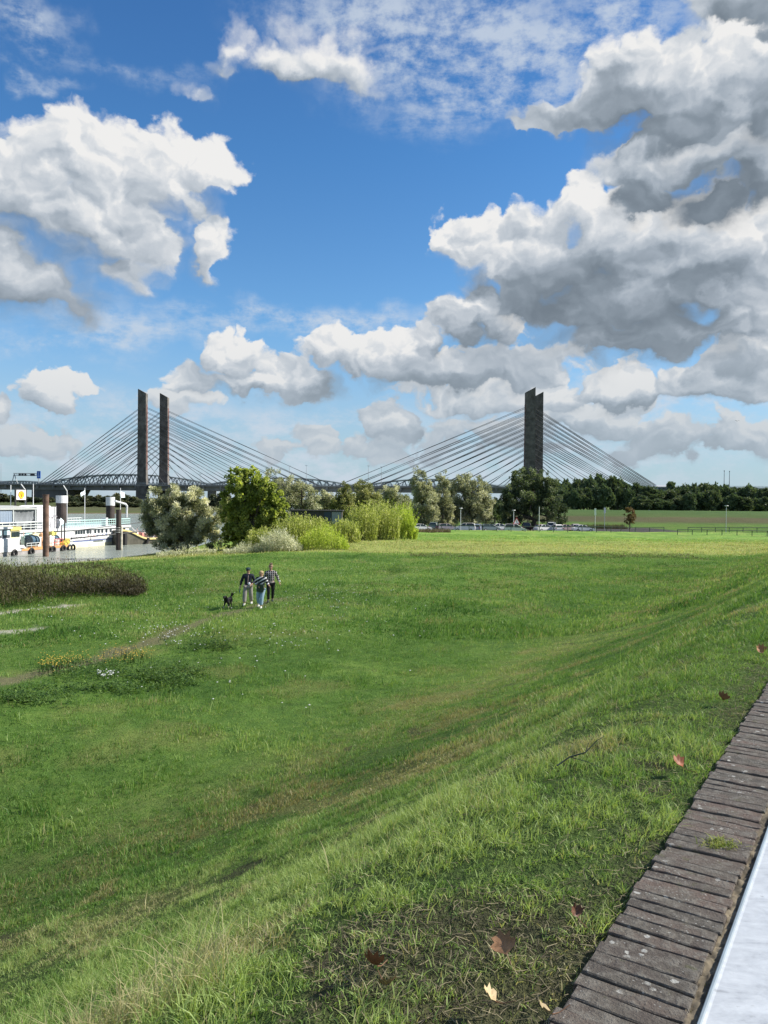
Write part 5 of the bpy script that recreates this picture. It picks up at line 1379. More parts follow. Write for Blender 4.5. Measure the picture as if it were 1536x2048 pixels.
    for k in range(16): l = rs2.uniform(0, l2); s_ = rs2.uniform(.15, .5); bx(m, l, l + s_ * 1.6, rs2.uniform(.8, 2.5), 3, z_deck, z_deck + s_ + .2)
    m.build('deck_clutter', mat('clutter_dark', (.035, .030, .028), .8), root)
    # emblem board on two black posts
    def panel_pt(x, y): return lz(x, y, 2.0)
    (l0, zb), (l3, zt2) = panel_pt(31.8, 999.5), panel_pt(50.5, 980.5)
    m = MB()
    for x in (30.8, 51.6): l = panel_pt(x, 1000)[0]; m.tube(w(l, 2.0, zc0 + .1), w(l, 2.0, zt2 + .1), .12, 6)
    l = panel_pt(30.8, 1000)[0]; lR = panel_pt(51.6, 1000)[0]; m.tube(w(l, 2, zt2 + .1), w(lR, 2, zt2 + .1), .06, 6)
    sp = m.build('sign_post', mat('post_black', (.02, .02, .02), .5), root)
    m = MB(); bx(m, l0, l3, 1.9, 2.0, zb, zt2); m.build('sign_board', mat('sign_offwhite', (.72, .66, .66), .5), sp)
    cl, cz = (l0 + l3) / 2, (zb + zt2) / 2 - .02; S = (zt2 - zb) * .42
    def shell(scale, off, m_, nm):
        pts = []
        for k in range(25):
            a = math.radians(-62 + 304 * 0 + 0) ; a = math.radians(-28 + 236 * k / 24); rr = 1.0 + .035 * abs(math.sin(k * math.pi / 24 * 7)) 
            pts.append((math.cos(a) * rr, math.sin(a) * rr * .92 + .08))
        pts += [(-.52, -.62), (-.46, -.92), (.46, -.92), (.52, -.62)]
        # face towards the viewer: the board's near side is at inset 1.9
        V = [w(cl + a * S * scale * 1.02, 1.9 - off, cz + b * S * scale) for a, b in pts]
        V2 = [w(cl + a * S * scale * 1.02, 1.9, cz + b * S * scale) for a, b in pts]; n = len(pts)
        q = MB(); q.add(V + V2, [tuple(range(n))] + [(i, (i + 1) % n, n + (i + 1) % n, n + i) for i in range(n)]); return q.build(nm, m_, sp)
    shell(1.0, .03, mat('emblem_red', (.42, .03, .02), .5), 'emblem_outline'); shell(.86, .05, mat('emblem_yellow', (.85, .42, .02), .5), 'emblem_face')
    q = MB()
    for a in (-50, -33, -16, 0, 16, 33, 50):
        t = math.radians(90 + a); q.tube(w(cl, 1.84, cz - S * .55), w(cl + math.cos(t) * S * .80, 1.84, cz + math.sin(t) * S * .76), .007, 4)
    q.build('emblem_ribs', mat('emblem_red', (.42, .03, .02)), sp)
    # masts, lamps and flags
    def mast(x, yt, yb, inset, arm=None, flag=None, r=.05):
        l, z0 = lz(x, yb, inset); z1 = lz(x, yt, inset)[1]; q = MB()
        z0 = max(z_deck, min(z0, z1 - 1))
        q.tube(w(l, inset, z_deck), w(l, inset, z1), r, 6)
        if arm: l2, z2 = lz(arm[0], arm[1], inset); q.tube(w(l, inset, z1), w(l2, inset, z2), r * 1.3, 6)
        o = q.build('mast', mat('mast_pale', (.62, .64, .66), .5), root)
        if flag:
            V = []; Fc = []; nn = 10
            for k in range(nn + 1):
                f = k / nn
                for g_ in (0, .5, 1):
                    la, za = lz(x + flag[0] * f, yt + flag[1] + (flag[2]) * f + g_ * (flag[3] * (1 - .15 * f)), inset); V.append(w(la, inset - .12 * math.sin(f * 6 + g_), za))
            for k in range(nn):
                for j in (0, 1): p = 3 * k + j; Fc.append((p, p + 3, p + 4, p + 1))
            q = MB(); q.add(V, Fc); q.build('flag', mat('flag_pale', (.66, .78, .82), .8, var=.12, scale=3), o)
        return o
    mast(21.5, 970, 1017, 2.5); mast(66.5, 968, 1017, 2.5)
    mast(50.8, 980, 1000, 2.0, arm=(42, 968)); mast(134, 982, 1050, .6, arm=(127, 971))
    mast(169.5, 976, 1034, 3, flag=(-8, 3, 8, 9)); mast(240.8, 976, 1034, 3, flag=(8.5, 7, 2, 12))
    o = mast(110, 1036, 1053, -.4); l, z = lz(120, 1037, -.3); q = MB(); q.add([w(l, -.4, z + .1), w(l - .1, -.4, z - 1.0), w(l + .9, -.4, z - .5)], [(0, 1, 2)]); q.build('pennant', mat('flag_pale', (.66, .78, .82)), o)
    # bent white davit at the right end
    pts = [lz(*p_, 3.0) for p_ in ((253, 1035), (254, 1012), (251, 1008), (230, 1002))]
    q = MB(); q.path([w(a, 3.0, b) for a, b in pts], .16, 8); q.build('davit', WHITE, root)
    # open bow deck with turquoise gear and white stair rails
    q = MB(); bx(q, LE + .2, LE + 2.0, 1.5, 6.5, z_grey, z_grey + .12); fd = q.build('fore_deck', DIRTW, root)
    q = MB(); bx(q, LE + .5, LE + 2.0, 1.5, 4.5, z_grey + .12, z_grey + .95); q.hexa([w(LE + .8, 1.8, z_grey + .95), w(LE + 1.8, 1.8, z_grey + .95), w(LE + 1.8, 4, z_grey + .95), w(LE + .8, 4, z_grey + .95), w(LE + 1.1, 2.2, z_grey + 1.5), w(LE + 1.5, 2.2, z_grey + 1.5), w(LE + 1.5, 3.4, z_grey + 1.5), w(LE + 1.1, 3.4, z_grey + 1.5)])
    q.build('winch_cover', mat('turquoise', (.20, .48, .46), .6, var=.2), fd)
    return root
ship()

def workboat():
    A, d, nrm, L = frame_of(-80, 83, 147, 102.3)
    root = empty('workboat', A, 'small white and orange workboat with wheelhouse and tyre fenders, in front of the ship', 'boat')
    def w(l, i, z): v = d * l + nrm * i; return Vector((v.x, v.y, z))
    def lz(x, y, inset=0.0):
        r = ray(x, y); k = ((A + nrm * inset) - Vector((0, 0, CAMZ))).dot(nrm) / r.dot(nrm); p = Vector((0, 0, CAMZ)) + r * k
        return (p - A).dot(d), p.z
    def bx(mb, l0, l1, i0, i1, z0, z1, mi=0):
        mb.hexa([w(l0, i0, z0), w(l1, i0, z0), w(l1, i1, z0), w(l0, i1, z0), w(l0, i0, z1), w(l1, i0, z1), w(l1, i1, z1), w(l0, i1, z1)], mi)
    WB = 2.7; lb = lz(136, 1095)[0]; le = lz(148, 1095)[0]; zd = .72
    m = MB(); bx(m, 0, lb, .05, WB, -.8, .45, 0)
    m.hexa([w(lb, .05, -.8), w(le - .3, 1.0, -.8), w(le - .3, 1.7, -.8), w(lb, WB, -.8), w(lb, .05, .45), w(le, 1.0, .45), w(le, 1.7, .45), w(lb, WB, .45)], 0)
    hl = m.build('hull', mat('boat_hull', (.24, .23, .23), .6, var=.2, scale=1), root)
    m = MB(); bx(m, lz(44, 1100)[0], lb, 0, WB, .45, zd); m.hexa([w(lb, 0, .45), w(le, 1.0, .45), w(le, 1.7, .45), w(lb, WB, .45), w(lb, 0, zd), w(le + .2, .9, zd + .12), w(le + .2, 1.8, zd + .12), w(lb, WB, zd)])
    m.build('rubbing_strake', mat('boat_orange', (.46, .24, .10), .5, var=.15, scale=2), root)
    m = MB(); m.hexa([w(lb - .6, -.05, zd), w(le + .25, .8, zd + .12), w(le + .25, 1.9, zd + .12), w(lb - .6, WB + .05, zd), w(lb - .4, .1, zd + .25), w(le + .5, 1.0, zd + .75), w(le + .5, 1.7, zd + .75), w(lb - .4, WB - .1, zd + .25)])
    m.build('bow_bulwark', mat('boat_yellow', (.50, .38, .05), .5), root)
    # white rear body and wheelhouse
    lw = lz(39, 1100)[0]; z_h = lz(10, 1078)[1]
    m = MB(); bx(m, -1, lw, -.02, WB, .5, z_h); m.hexa([w(lw, -.02, .5), w(lw + 1.9, .3, .5), w(lw + 1.9, WB - .3, .5), w(lw, WB, .5), w(lw, -.02, z_h - .9), w(lw + .9, .1, z_h - .9), w(lw + .9, WB, z_h - .9), w(lw, WB, z_h - .9)])
    hs = m.build('rear_body', WHITE, root)
    m = MB(); bx(m, lw + .15, lw + .8, -.04, .05, .75, z_h - 1.2); m.build('side_hatch', mat('hatch_dark', (.10, .11, .13)), hs)
    m = MB(); z_s = (z_h - .5) * .55 + .3; bx(m, -1, lw, -.05, -.01, z_s, z_s + .06); m.build('stripe', mat('stripe_grey', (.45, .48, .48)), hs)
    zr = lz(10, 1058)[1]; lc = lz(23, 1070)[0]; ly = lz(42, 1070)[0]
    m = MB(); bx(m, 0, lc, .15, WB - .2, z_h, zr); wh = m.build('wheelhouse', WHITE, root)
    m = MB(); bx(m, -.2, lc + .2, 0, WB, zr, zr + .22); m.build('roof', mat('roof_grey', (.45, .48, .50), .6), wh)
    for (xa, xb) in ((-22, -12), (-9, 5), (7.5, 21.5)):
        a, b = lz(xa, 1070)[0], lz(xb, 1070)[0]; m = MB(); bx(m, a, b, .09, .16, z_h + .12, zr - .12); wn = m.build('window', mat('frame_dark', (.05, .06, .07)), wh)
        m = MB(); bx(m, a + .1, b - .1, .06, .10, z_h + .45, zr - .2); m.build('pane', mat('pane_pale', (.50, .66, .68), .2), wn)
    m = MB(); bx(m, lc + .05, ly, .2, WB - .3, z_h - .1, zr - .25); yc = m.build('rear_cab', mat('cab_cream', (.62, .58, .36), .5), root)
    m = MB(); bx(m, lc - .05, ly + .15, .05, WB - .1, zr - .25, zr + .18); m.build('yellow_roof', mat('boat_yellow2', (.48, .40, .14), .5), yc)
    for f in (.12, .42, .72):
        a = lc + (ly - lc) * f; m = MB(); bx(m, a, a + .42, .14, .21, z_h + .15, zr - .4); m.build('window', GLASS, yc)
    # deck gear
    rs = random.Random(31)
    def reel(x, r, i, mt, nm):
        l = lz(x, 1090, i)[0]; q = MB(); n = 18
        for dl in (-.38, .38): q.tube(w(l + dl, i - .05, zd + r + .2), w(l + dl, i + .05, zd + r + .2), .05, 6)
        q.tube(w(l - .35, i, zd + r + .2), w(l + .35, i, zd + r + .2), r, n); q.tube(w(l - .42, i, zd + r + .2), w(l - .35, i, zd + r + .2), r * 1.2, n); q.tube(w(l + .35, i, zd + r + .2), w(l + .42, i, zd + r + .2), r * 1.2, n)
        q.build(nm, mt, root)
    hose = mat('hose_blue', (.03, .07, .11), .5, var=.6, scale=6)
    reel(60, .62, 1.2, hose, 'hose_reel'); reel(67, .55, 1.5, hose, 'hose_reel'); reel(108, .5, 1.4, hose, 'hose_reel')
    for k, (x, wd_, hh, i, c) in enumerate([(50, .9, 1.5, 1.8, (.35, .52, .50)), (76, .6, 1.3, 1.7, (.60, .62, .62)), (83, .5, 1.7, 1.9, (.58, .36, .22)), (101, .9, 1.35, 1.0, (.68, .68, .66)), (120, 1.0, .75, 1.5, (.05, .06, .08)), (112, .7, .8, .8, (.55, .60, .58)), (128, 1.1, .55, 1.7, (.48, .05, .04)), (134, .6, .7, 1.3, (.10, .10, .11)), (105, .9, 1.8, 2.2, (.62, .56, .16)), (70, 1.6, 1.75, 2.3, (.64, .60, .40))]):
        l = lz(x, 1090, i)[0]; q = MB(); bx(q, l - wd_ / 2, l + wd_ / 2, i - .25, i + .25, zd, zd + hh * .82); bx(q, l - wd_ / 2 - .04, l + wd_ / 2 + .04, i - .29, i + .29, zd + hh * .82, zd + hh * .9)
        q.tube(w(l, i, zd + hh * .9), w(l, i, zd + hh), .12, 8)
        q.build('deck_locker', mat('gear_%d' % k, c, .5, var=.1), root)
    def rail(l0, l1, i, z0, z1, c, nm, st=.8):
        q = MB(); n = max(1, int((l1 - l0) / st))
        for k in range(n + 1): l = l0 + (l1 - l0) * k / n; q.tube(w(l, i, z0), w(l, i, z1), .035, 5)
        for z in (z1, (z0 + z1) / 2): q.tube(w(l0, i, z), w(l1, i, z), .035, 5)
        q.build(nm, c, root)
    rail(lz(55, 1095)[0], lz(82, 1095)[0], .1, zd, zd + .6, RAILW, 'hand_rail')
    rail(lz(104, 1095)[0], lz(128, 1095)[0], .15, zd, zd + .85, mat('rail_red', (.50, .06, .05)), 'hand_rail', .5)
    rail(lz(60, 1095)[0], lz(120, 1095)[0], 2.4, zd, zd + 2.0, mat('rail_salmon', (.62, .42, .34)), 'hand_rail', 1.6)
    q = MB(); l = lz(145, 1085)[0]; q.tube(w(l, 1.2, zd), w(l, 1.2, zd + 3.1), .09, 8); l2 = lz(139, 1085)[0]; q.tube(w(l2, 1.2, zd), w(l2, 1.2, zd + 2.6), .07, 8); q.build('bow_post', mat('post_black', (.02, .02, .02)), root)
    for x in (28, 62, 97, 105, 125.5, 138.5, 144.5):
        l = lz(x, 1100)[0]; q = MB(); n = 14; c = w(l, -.12, .30)
        R_, rr = .36, .13; V = []; Fc = []
        for a in range(n):
            t = 6.2832 * a / n
            for b in range(6):
                u = 6.2832 * b / 6; rad = R_ + rr * math.cos(u); p = c + d * (rad * math.cos(t)) + Vector((0, 0, rad * math.sin(t))) + nrm * (rr * math.sin(u)); V.append(p)
        for a in range(n):
            for b in range(6): Fc.append((a * 6 + b, ((a + 1) % n) * 6 + b, ((a + 1) % n) * 6 + (b + 1) % 6, a * 6 + (b + 1) % 6))
        q.add(V, Fc); q.build('tyre_fender', mat('rubber', (.015, .015, .016), .8), root, smooth=True)
workboat()

def barge():
    A, d, nrm, L = frame_of(236, 113, 335, 119)
    root = empty('work_barge', A, 'dark-hulled barge with a curved cream-yellow gunwale, half hidden behind the big silver willow', 'boat')
    def w(l, i, z): v = d * l + nrm * i; return Vector((v.x, v.y, z))
    n = 16; V = []; Fc = []; top = []; top2 = []
    def sheer(f): return .65 + 1.75 * max(0, 1 - f / .62) ** 1.0 if f < .62 else .65 + .1 * (f - .62)
    V = []; 
    for k in range(n + 1):
        f = k / n; l = L * f; z = 2.15 - 1.35 * sstep(.12, .62, f); z = float(z); wd_ = 3.2 * (1 - .25 * f)
        V += [w(l, .35, -.6), w(l, 0, z), w(l, wd_, z), w(l, wd_ - .3, -.6)]
        top.append(w(l, -.04, z)); top2.append(w(l, wd_, z))
    for k in range(n):
        for j in range(3): p = 4 * k + j; Fc.append((p, p + 4, p + 5, p + 1))
    Fc += [(0, 1, 2, 3), tuple(4 * n + j for j in (3, 2, 1, 0))]
    m = MB(); m.add(V, Fc); m.build('hull', mat('barge_hull', (.10, .095, .075), .6, var=.3, scale=1), root)
    m = MB()
    for tt in (top, top2):
        for k in range(n): a, b = tt[k], tt[k + 1]; m.hexa([a + nrm * -.08 + Vector((0, 0, -.12)), b + nrm * -.08 + Vector((0, 0, -.12)), b + nrm * .25 + Vector((0, 0, -.12)), a + nrm * .25 + Vector((0, 0, -.12)), a + nrm * -.08 + Vector((0, 0, .14)), b + nrm * -.08 + Vector((0, 0, .14)), b + nrm * .25 + Vector((0, 0, .14)), a + nrm * .25 + Vector((0, 0, .14))])
    m.build('gunwale', mat('gunwale_cream', (.62, .50, .22), .55, var=.15), root)
    rs = random.Random(3)
    for k, c in enumerate([(.62, .58, .56), (.50, .22, .20), (.60, .52, .44), (.30, .31, .34), (.62, .44, .40)]):
        l = L * (.42 + .11 * k); z = float(2.15 - 1.35 * sstep(.12, .62, l / L)); m = MB()
        m.box(-.5, .5, -.4, .4, 0, .6 + .3 * rs.random()); m.tube((-.5, 0, .3), (.6, .1, 1.3), .05, 5); m.tube((.5, 0, .3), (-.5, .2, 1.2), .05, 5)
        m.build('deck_gear', mat('barge_gear_%d' % k, c, .6), root, w(l, 1.4, z))
    for f in (.0, .08): 
        m = MB(); m.tube(w(L * f + .3, -.2, -.2), w(L * f + .3, -.2, 1.9), .38, 10); m.build('fender', mat('rubber', (.015, .015, .016)), root)
    m = MB(); m.tube(w(L * .56, -.15, .1), w(L * .60, -.15, .9), .22, 8); m.build('fender', mat('rubber', (.015, .015, .016)), root)
barge()
def boom(label, pa, pb, r):
    a = P(*pa); b = P(*pb); mb = MB(); mb.tube((0, 0, 0), b - a, r, 8, r * .8)
    mid = (b - a) * .5
    for f in (0, 1): mb.ball(tuple((b - a) * f), r * 1.5, 8, 6)
    tag(mb.build('mooring_boom', mat('boom_black', (.02, .022, .025), .5), None, a), label, 'boom', 'black mooring booms')
boom('lower black boom slanting from the workboat bow past the barge to the willow', (143, 1077, 101.5), (322, 1059, 112), .10)
boom('upper thin black boom slanting up to the right in front of the ship windows', (147, 1061.5, 101.5), (290, 1044, 112), .06)

# ------------------------------------------------------------------ dark shed behind the bushes
def shed():
    Y = 118; a = P(582, 1045, Y); b = P(683, 1045, Y); z0 = h1((a.x + b.x) / 2, Y); zt = P(630, 1022, Y).z
    root = empty('shed', ((a.x + b.x) / 2, Y, z0), 'low dark flat-roofed shed half hidden behind the lime bushes', 'shed'); hw = (b.x - a.x) / 2; h = zt - z0
    m = MB(); m.box(-hw, hw, 0, 3, -.2, h); m.build('wall', mat('shed_dark', (.035, .032, .035), .8, var=.3, scale=2), root)
    m = MB(); m.box(-hw - .2, hw + .2, -.25, 3.2, h, h + .14); m.build('roof', mat('shed_roof', (.05, .045, .045), .7), root)
    m = MB(); m.box(hw - 1.5, hw - .1, -.06, -.003, h - 1.9, h - .1); m.build('grey_panel', mat('shed_grey', (.20, .22, .26), .5), root)
    m = MB(); m.box(hw - 2.7, hw - 1.6, -.05, -.003, h - 1.9, h - .1); m.build('window', mat('shed_window', (.03, .05, .09), .15), root)
shed()
def far_building():
    Y = 352; a = P(1314, 978, Y); b = P(1352, 978, Y); z0 = h1(a.x, Y); z1 = P(1330, 977, Y).z; zt = P(1330, 969.5, Y).z
    root = empty('far_building', (a.x, Y, z0), 'pale grey low building just showing above the wood at the end of the bridge', 'building'); L = b.x - a.x
    m = MB(); m.box(0, L, 0, 12, 0, z1 - z0 + .8); m.build('wall', mat('far_wall', (.46, .48, .50), .7), root)
    m = MB(); m.hexa([(-.6, -.6, z1 - z0 + .8), (L + .6, -.6, z1 - z0 + .8), (L + .6, 12.6, z1 - z0 + .8), (-.6, 12.6, z1 - z0 + .8), (1.2, 4, zt - z0), (L - .4, 4, zt - z0), (L - .4, 8, zt - z0), (1.2, 8, zt - z0)]); m.build('roof', mat('far_roof', (.52, .54, .55), .6), root)
    m = MB(); m.box(.6, L - .6, -.06, 0, z1 - z0 - .5, z1 - z0 + .1); m.build('window', GLASS, root)
far_building()
for x, yt, lab in ((1448, 943, 'left one of the two tall thin masts above the wood at the right'), (1458.5, 944, 'right one of the two tall thin masts above the wood at the right'), (2, 930, 'tall dark mast at the very left edge behind the bridge')):
    Y = 345 if x > 10 else 600; X = P(x, 980, Y).x; z0 = h1(X, Y); root = empty('tall_mast', (X, Y, z0), lab, 'mast', 'tall thin masts')
    h = P(x, yt, Y).z - z0; m = MB(); m.tube((0, 0, -.5), (0, 0, h * .55), .22, 6, .16); m.tube((0, 0, h * .55), (0, 0, h), .16, 6, .10); m.build('pole', mat('mast_grey', (.22, .24, .26), .5), root)
    m = MB(); m.tube((0, 0, h), (0, 0, h + .5), .2, 6); m.build('tip', mat('mast_grey', (.22, .24, .26)), root)

# ------------------------------------------------------------------ fences
def fence(label, Y0, x0, Y1, x1, n, hgt=.95, mid=False):
    a = P(x0, 1060, Y0); b = P(x1, 1060, Y1); m_ = mat('fence_green', (.035, .065, .045), .6)
    root = empty('railing_fence', (a.x, a.y, h1(a.x, a.y)), label, 'fence', 'low dark green railing fences'); pts = []
    for k in range(n + 1):
        f = k / n; x, y = a.x + (b.x - a.x) * f, a.y + (b.y - a.y) * f; z = h1(x, y) - root.location.z; p = Vector((x - a.x, y - a.y, z)); pts.append(p)
        m = MB(); m.tube(p - Vector((0, 0, .4)), p + Vector((0, 0, hgt)), .06, 6); m.ball(tuple(p + Vector((0, 0, hgt))), .075, 6, 5); m.build('post', m_, root)
    m = MB(); m.path([p + Vector((0, 0, hgt)) for p in pts], .055, 6); m.build('rail', m_, root)
    if mid: m = MB(); m.path([p + Vector((0, 0, hgt * .5)) for p in pts], .04, 6); m.build('rail', m_, root)
fence('long low green railing in front of the parked cars', 135, 828, 131, 1222, 14)
fence('short green railing behind, between the cars and the young tree', 141, 1128, 140, 1328, 7)
fence('green railing at the right edge, rear one of the overlapping two', 140, 1376, 138, 1570, 7)
fence('green railing at the right edge, front one of the overlapping two', 126, 1355, 124, 1565, 7, .85)

# ------------------------------------------------------------------ lamps and signs
def lamp(x, yt, Y, lab, head=True):
    X = P(x, 1060, Y).x; z0 = h1(X, Y); h = P(x, yt, Y).z - z0
    root = empty('street_lamp', (X, Y, z0), lab, 'street lamp', 'pale lamp posts around the car park')
    m = MB(); m.tube((0, 0, -.2), (0, 0, h - .12), .07, 8, .05); m.build('pole', mat('lamp_pole', (.55, .58, .60), .5), root)
    if head:
        m = MB(); m.tube((0, 0, h - .12), (0, 0, h + .02), .10, 12, .38); m.tube((0, 0, h + .02), (0, 0, h + .12), .38, 12, .30); m.build('lamp_head', mat('lamp_head', (.40, .42, .42), .5), root)
lamp(921, 1017, 150, 'pale lamp post with a flat round head, left one, in front of the round willow')
lamp(1027, 1021, 150, 'pale lamp post with a flat round head beside the red triangular warning sign')
lamp(1078, 1012, 143, 'tall thin pale pole without a lamp head, in front of the largest dark tree', False)
lamp(1452, 1012, 146, 'pale lamp post with flat round head standing alone at the right')
def sign(x, yt, Y, lab, kind):
    X = P(x, 1060, Y).x; z0 = h1(X, Y); h = P(x, yt, Y).z - z0
    root = empty('road_sign', (X, Y, z0), lab, 'sign', 'signs by the car park'); m = MB(); m.tube((0, 0, -.2), (0, 0, h), .05, 8); m.build('pole', mat('lamp_pole', (.55, .58, .60)), root)
    if kind == 'tri':
        s = .75; m = MB()
        def tri(k, y): return [(-s * k, y, h - .45 - .43 * k), (s * k, y, h - .45 - .43 * k), (0, y, h - .45 + .87 * k)]
        for k, y0, y1, mi in ((1, -.06, -.03, 0), (.72, -.075, -.06, 1)):
            a = tri(k, y0); b = tri(k, y1); m.add(a + b, [(0, 1, 2), (3, 5, 4), (0, 3, 4, 1), (1, 4, 5, 2), (2, 5, 3, 0)], mi)
        m.box(-.05, .05, -.09, -.075, h - .55, h - .15, 2); m.box(-.05, .05, -.09, -.075, h - .70, h - .61, 2)
        m.build('warning_triangle', [mat('sign_red', (.55, .04, .03), .5), mat('sign_white', (.75, .75, .75), .5), mat('post_black', (.02, .02, .02))], root)
    else:
        w_, hh = kind; m = MB(); m.box(-w_ / 2, w_ / 2, -.08, -.05, h - hh, h + .03); m.build('panel', mat('sign_white', (.75, .75, .75)), root)
sign(1033, 1039, 147, 'red and white triangular warning sign beside the dark parked car', 'tri')
sign(1190, 1017, 142, 'narrow white sign on a pole, left one of the pair left of the young tree', (.34, 1.25))
sign(1209, 1015.5, 168, 'white sign on a pole, right one of the pair left of the young tree', (.42, 1.15))

# ------------------------------------------------------------------ parked cars
def make_car(kind):
    """car along x, front at +x, centre at origin"""
    if kind == 'hatch': body = [(-2.0,.30),(-2.05,.62),(-1.98,.95),(-1.0,1.0),(.75,.98),(1.75,.80),(2.02,.62),(2.05,.32)]; cab = [(-1.92,.95),(-1.70,1.36),(-1.2,1.48),(.1,1.46),(.95,.98)]
    elif kind == 'saloon': body = [(-2.2,.32),(-2.25,.65),(-2.15,.92),(-1.4,.97),(.9,.95),(1.95,.80),(2.2,.62),(2.22,.34)]; cab = [(-1.62,.95),(-.95,1.38),(-.3,1.43),(.25,1.40),(1.05,.95)]
    else: body = [(-2.15,.34),(-2.2,.70),(-2.12,1.05),(-1.2,1.10),(1.0,1.08),(1.9,.88),(2.15,.68),(2.18,.36)]; cab = [(-2.08,1.05),(-1.95,1.60),(-1.5,1.70),(.2,1.68),(1.15,1.08)]
    root = empty('parked_car', (0, 0, 0)); W_ = .86
    m = MB(); n = len(body); V = []
    for s, k in ((-1, 1.0), (1, 1.0)):
        for x, z in body: V.append((x * (.985), s * W_ * (1.0 if z < .8 else .95), z))
    Fc = [tuple(range(n)), tuple(range(2 * n - 1, n - 1, -1))] + [(i, n + i, n + (i + 1) % n, (i + 1) % n) for i in range(n)]
    m.add(V, Fc)
    # roof skin
    roof = [c for c in cab if c[1] > cab[0][1] + .3]
    V = []
    for x, z in roof: V += [(x, -W_ * .70, z), (x, W_ * .70, z), ]
    m.add([(x, y, z + .03) for x, y, z in V] + [(x, y, z - .03) for x, y, z in V], [(2 * i, 2 * i + 1, 2 * i + 3, 2 * i + 2) for i in range(len(roof) - 1)] + [(2 * len(roof) + 2 * i, 2 * len(roof) + 2 * i + 2, 2 * len(roof) + 2 * i + 3, 2 * len(roof) + 2 * i + 1) for i in range(len(roof) - 1)])
    # pillars
    for s in (-1, 1):
        pts = [(cab[0], 0), (cab[1], 1)]; 
        for (a, b) in ((cab[0], roof[0]), (cab[-1], roof[-1]), ((-.35, cab[0][1]), (-.35, roof[0][1] + .08))):
            m.tube((a[0], s * W_ * .94, a[1]), (b[0], s * W_ * .71, b[1]), .05, 5)
    bo = m.build('body', mat('car_paint', (.5, .5, .5), .3), root)
    m = MB(); V = []; n = len(cab)
    for s in (-1, 1):
        for i, (x, z) in enumerate(cab): V.append((x, s * W_ * (.92 if z < cab[0][1] + .3 else .69), z))
    m.add(V, [tuple(range(n)), tuple(range(2 * n - 1, n - 1, -1))] + [(i, n + i, n + (i + 1) % n, (i + 1) % n) for i in range(n)])
    m.build('windows', mat('car_glass', (.03, .04, .05), .08), root)
    for x in (-1.3, 1.3):
        for s in (-1, 1):
            m = MB(); m.tube((x, s * .70, .32), (x, s * .89, .32), .32, 16); wh = m.build('wheel', mat('tyre', (.02, .02, .02), .8), root)
            m = MB(); m.tube((x, s * .88, .32), (x, s * .905, .32), .19, 12); m.build('rim', mat('rim_alloy', (.5, .5, .52), .3), wh)
    for s in (-1, 1):
        m = MB(); m.ball((1.98, s * .62, .68), (.12, .16, .08), 8, 6); m.build('headlight', mat('lens_clear', (.8, .82, .85), .1), root)
        m = MB(); m.box(-2.16 if kind != 'hatch' else -2.04, -1.98, s * .70 - .1, s * .70 + .1, .70, .86); m.build('tail_light', mat('lens_red', (.45, .02, .02), .2), root)
    return root
CARS = {k: make_car(k) for k in ('hatch', 'saloon', 'van')}
spec = [(842,'saloon',(.72,.73,.73),155,12,'white saloon beside the yellow bush, leftmost of the parked cars'),(868,'van',(.10,.14,.14),158,80,'dark green car, second of the parked row'),(895,'hatch',(.40,.36,.38),156,8,'pinkish grey hatchback left of the left lamp post'),
    (929,'van',(.74,.75,.74),153,170,'white high car with many windows beside the left lamp post'),(955,'hatch',(.16,.20,.27),155,75,'dark blue car right of the white high car'),(980,'hatch',(.14,.19,.20),156,15,'dark green hatchback near the middle of the row'),
    (1000,'saloon',(.70,.71,.72),160,10,'low white car just left of the silver people carrier'),(1031,'van',(.60,.58,.61),146.5,-6,'silver people carrier, nearest and largest of the parked cars'),(1052,'van',(.03,.03,.035),163,85,'black car behind the silver people carrier'),
    (1078,'hatch',(.16,.05,.05),158,95,'dark red car right of the silver people carrier'),(1090,'saloon',(.66,.68,.69),156,20,'pale silver car under the right side of the largest dark tree'),(1104,'van',(.62,.64,.64),166,70,'white car parked further back under the largest dark tree'),
    (1113,'hatch',(.72,.72,.72),155,95,'white hatchback right of the largest dark tree'),(1133,'saloon',(.50,.38,.36),158,10,'rosy silver car near the end of the row'),(1150,'hatch',(.55,.48,.47),162,85,'beige car near the end of the row'),
    (1166,'saloon',(.72,.72,.73),156,5,'white saloon, rightmost of the parked cars')]
for (x, k, col, Y, rz, lab) in spec:
    src = CARS[k]; c = src if src.get('used') is None else copy_tree(src); src['used'] = 1
    X = P(x, 1055, Y).x; c.location = (X, Y, h1(X, Y)); c.rotation_euler = (0, 0, R(rz)); tag(c, lab, 'car', 'cars parked in a row behind the railing')
    body = [q for q in c.children if q.name.startswith('body')][0]
    body.material_slots[0].link = 'OBJECT'; body.material_slots[0].material = mat('paint_%.2f_%.2f_%.2f' % col, col, .28)
c = CARS
# car-park hedge of dry reeds beyond the cars
herb_l = leaf_mat('dry_reed', (.06, .045, .03), (.11, .085, .05), (.18, .15, .08), .2)
def reeds(name, label, x0, x1, Y, n, h, m, seed):
    rs = np.random.RandomState(seed); X0, X1 = P(x0, 1050, Y).x, P(x1, 1050, Y).x
    x = rs.uniform(X0, X1, n); y = Y + rs.uniform(-2.5, 2.5, n); z = H(x, y); hh = h * rs.uniform(.4, 1, n) * (.6 + .8 * fbm(x * .3, y * .3, 3)); w = .03; a = rs.uniform(0, 6.28, n)
    V = np.stack([np.stack([x - w * np.cos(a), y - w * np.sin(a), z], -1), np.stack([x + w * np.cos(a), y + w * np.sin(a), z], -1), np.stack([x + rs.normal(0, .12, n), y + rs.normal(0, .12, n), z + hh], -1)], 1).reshape(-1, 3)
    me = np_mesh(name, V, np.arange(n * 3), 3, {'rnd': ('FACE', rs.rand(n))}); tag(link(name, me, m), label, 'dry plants', kind='stuff')
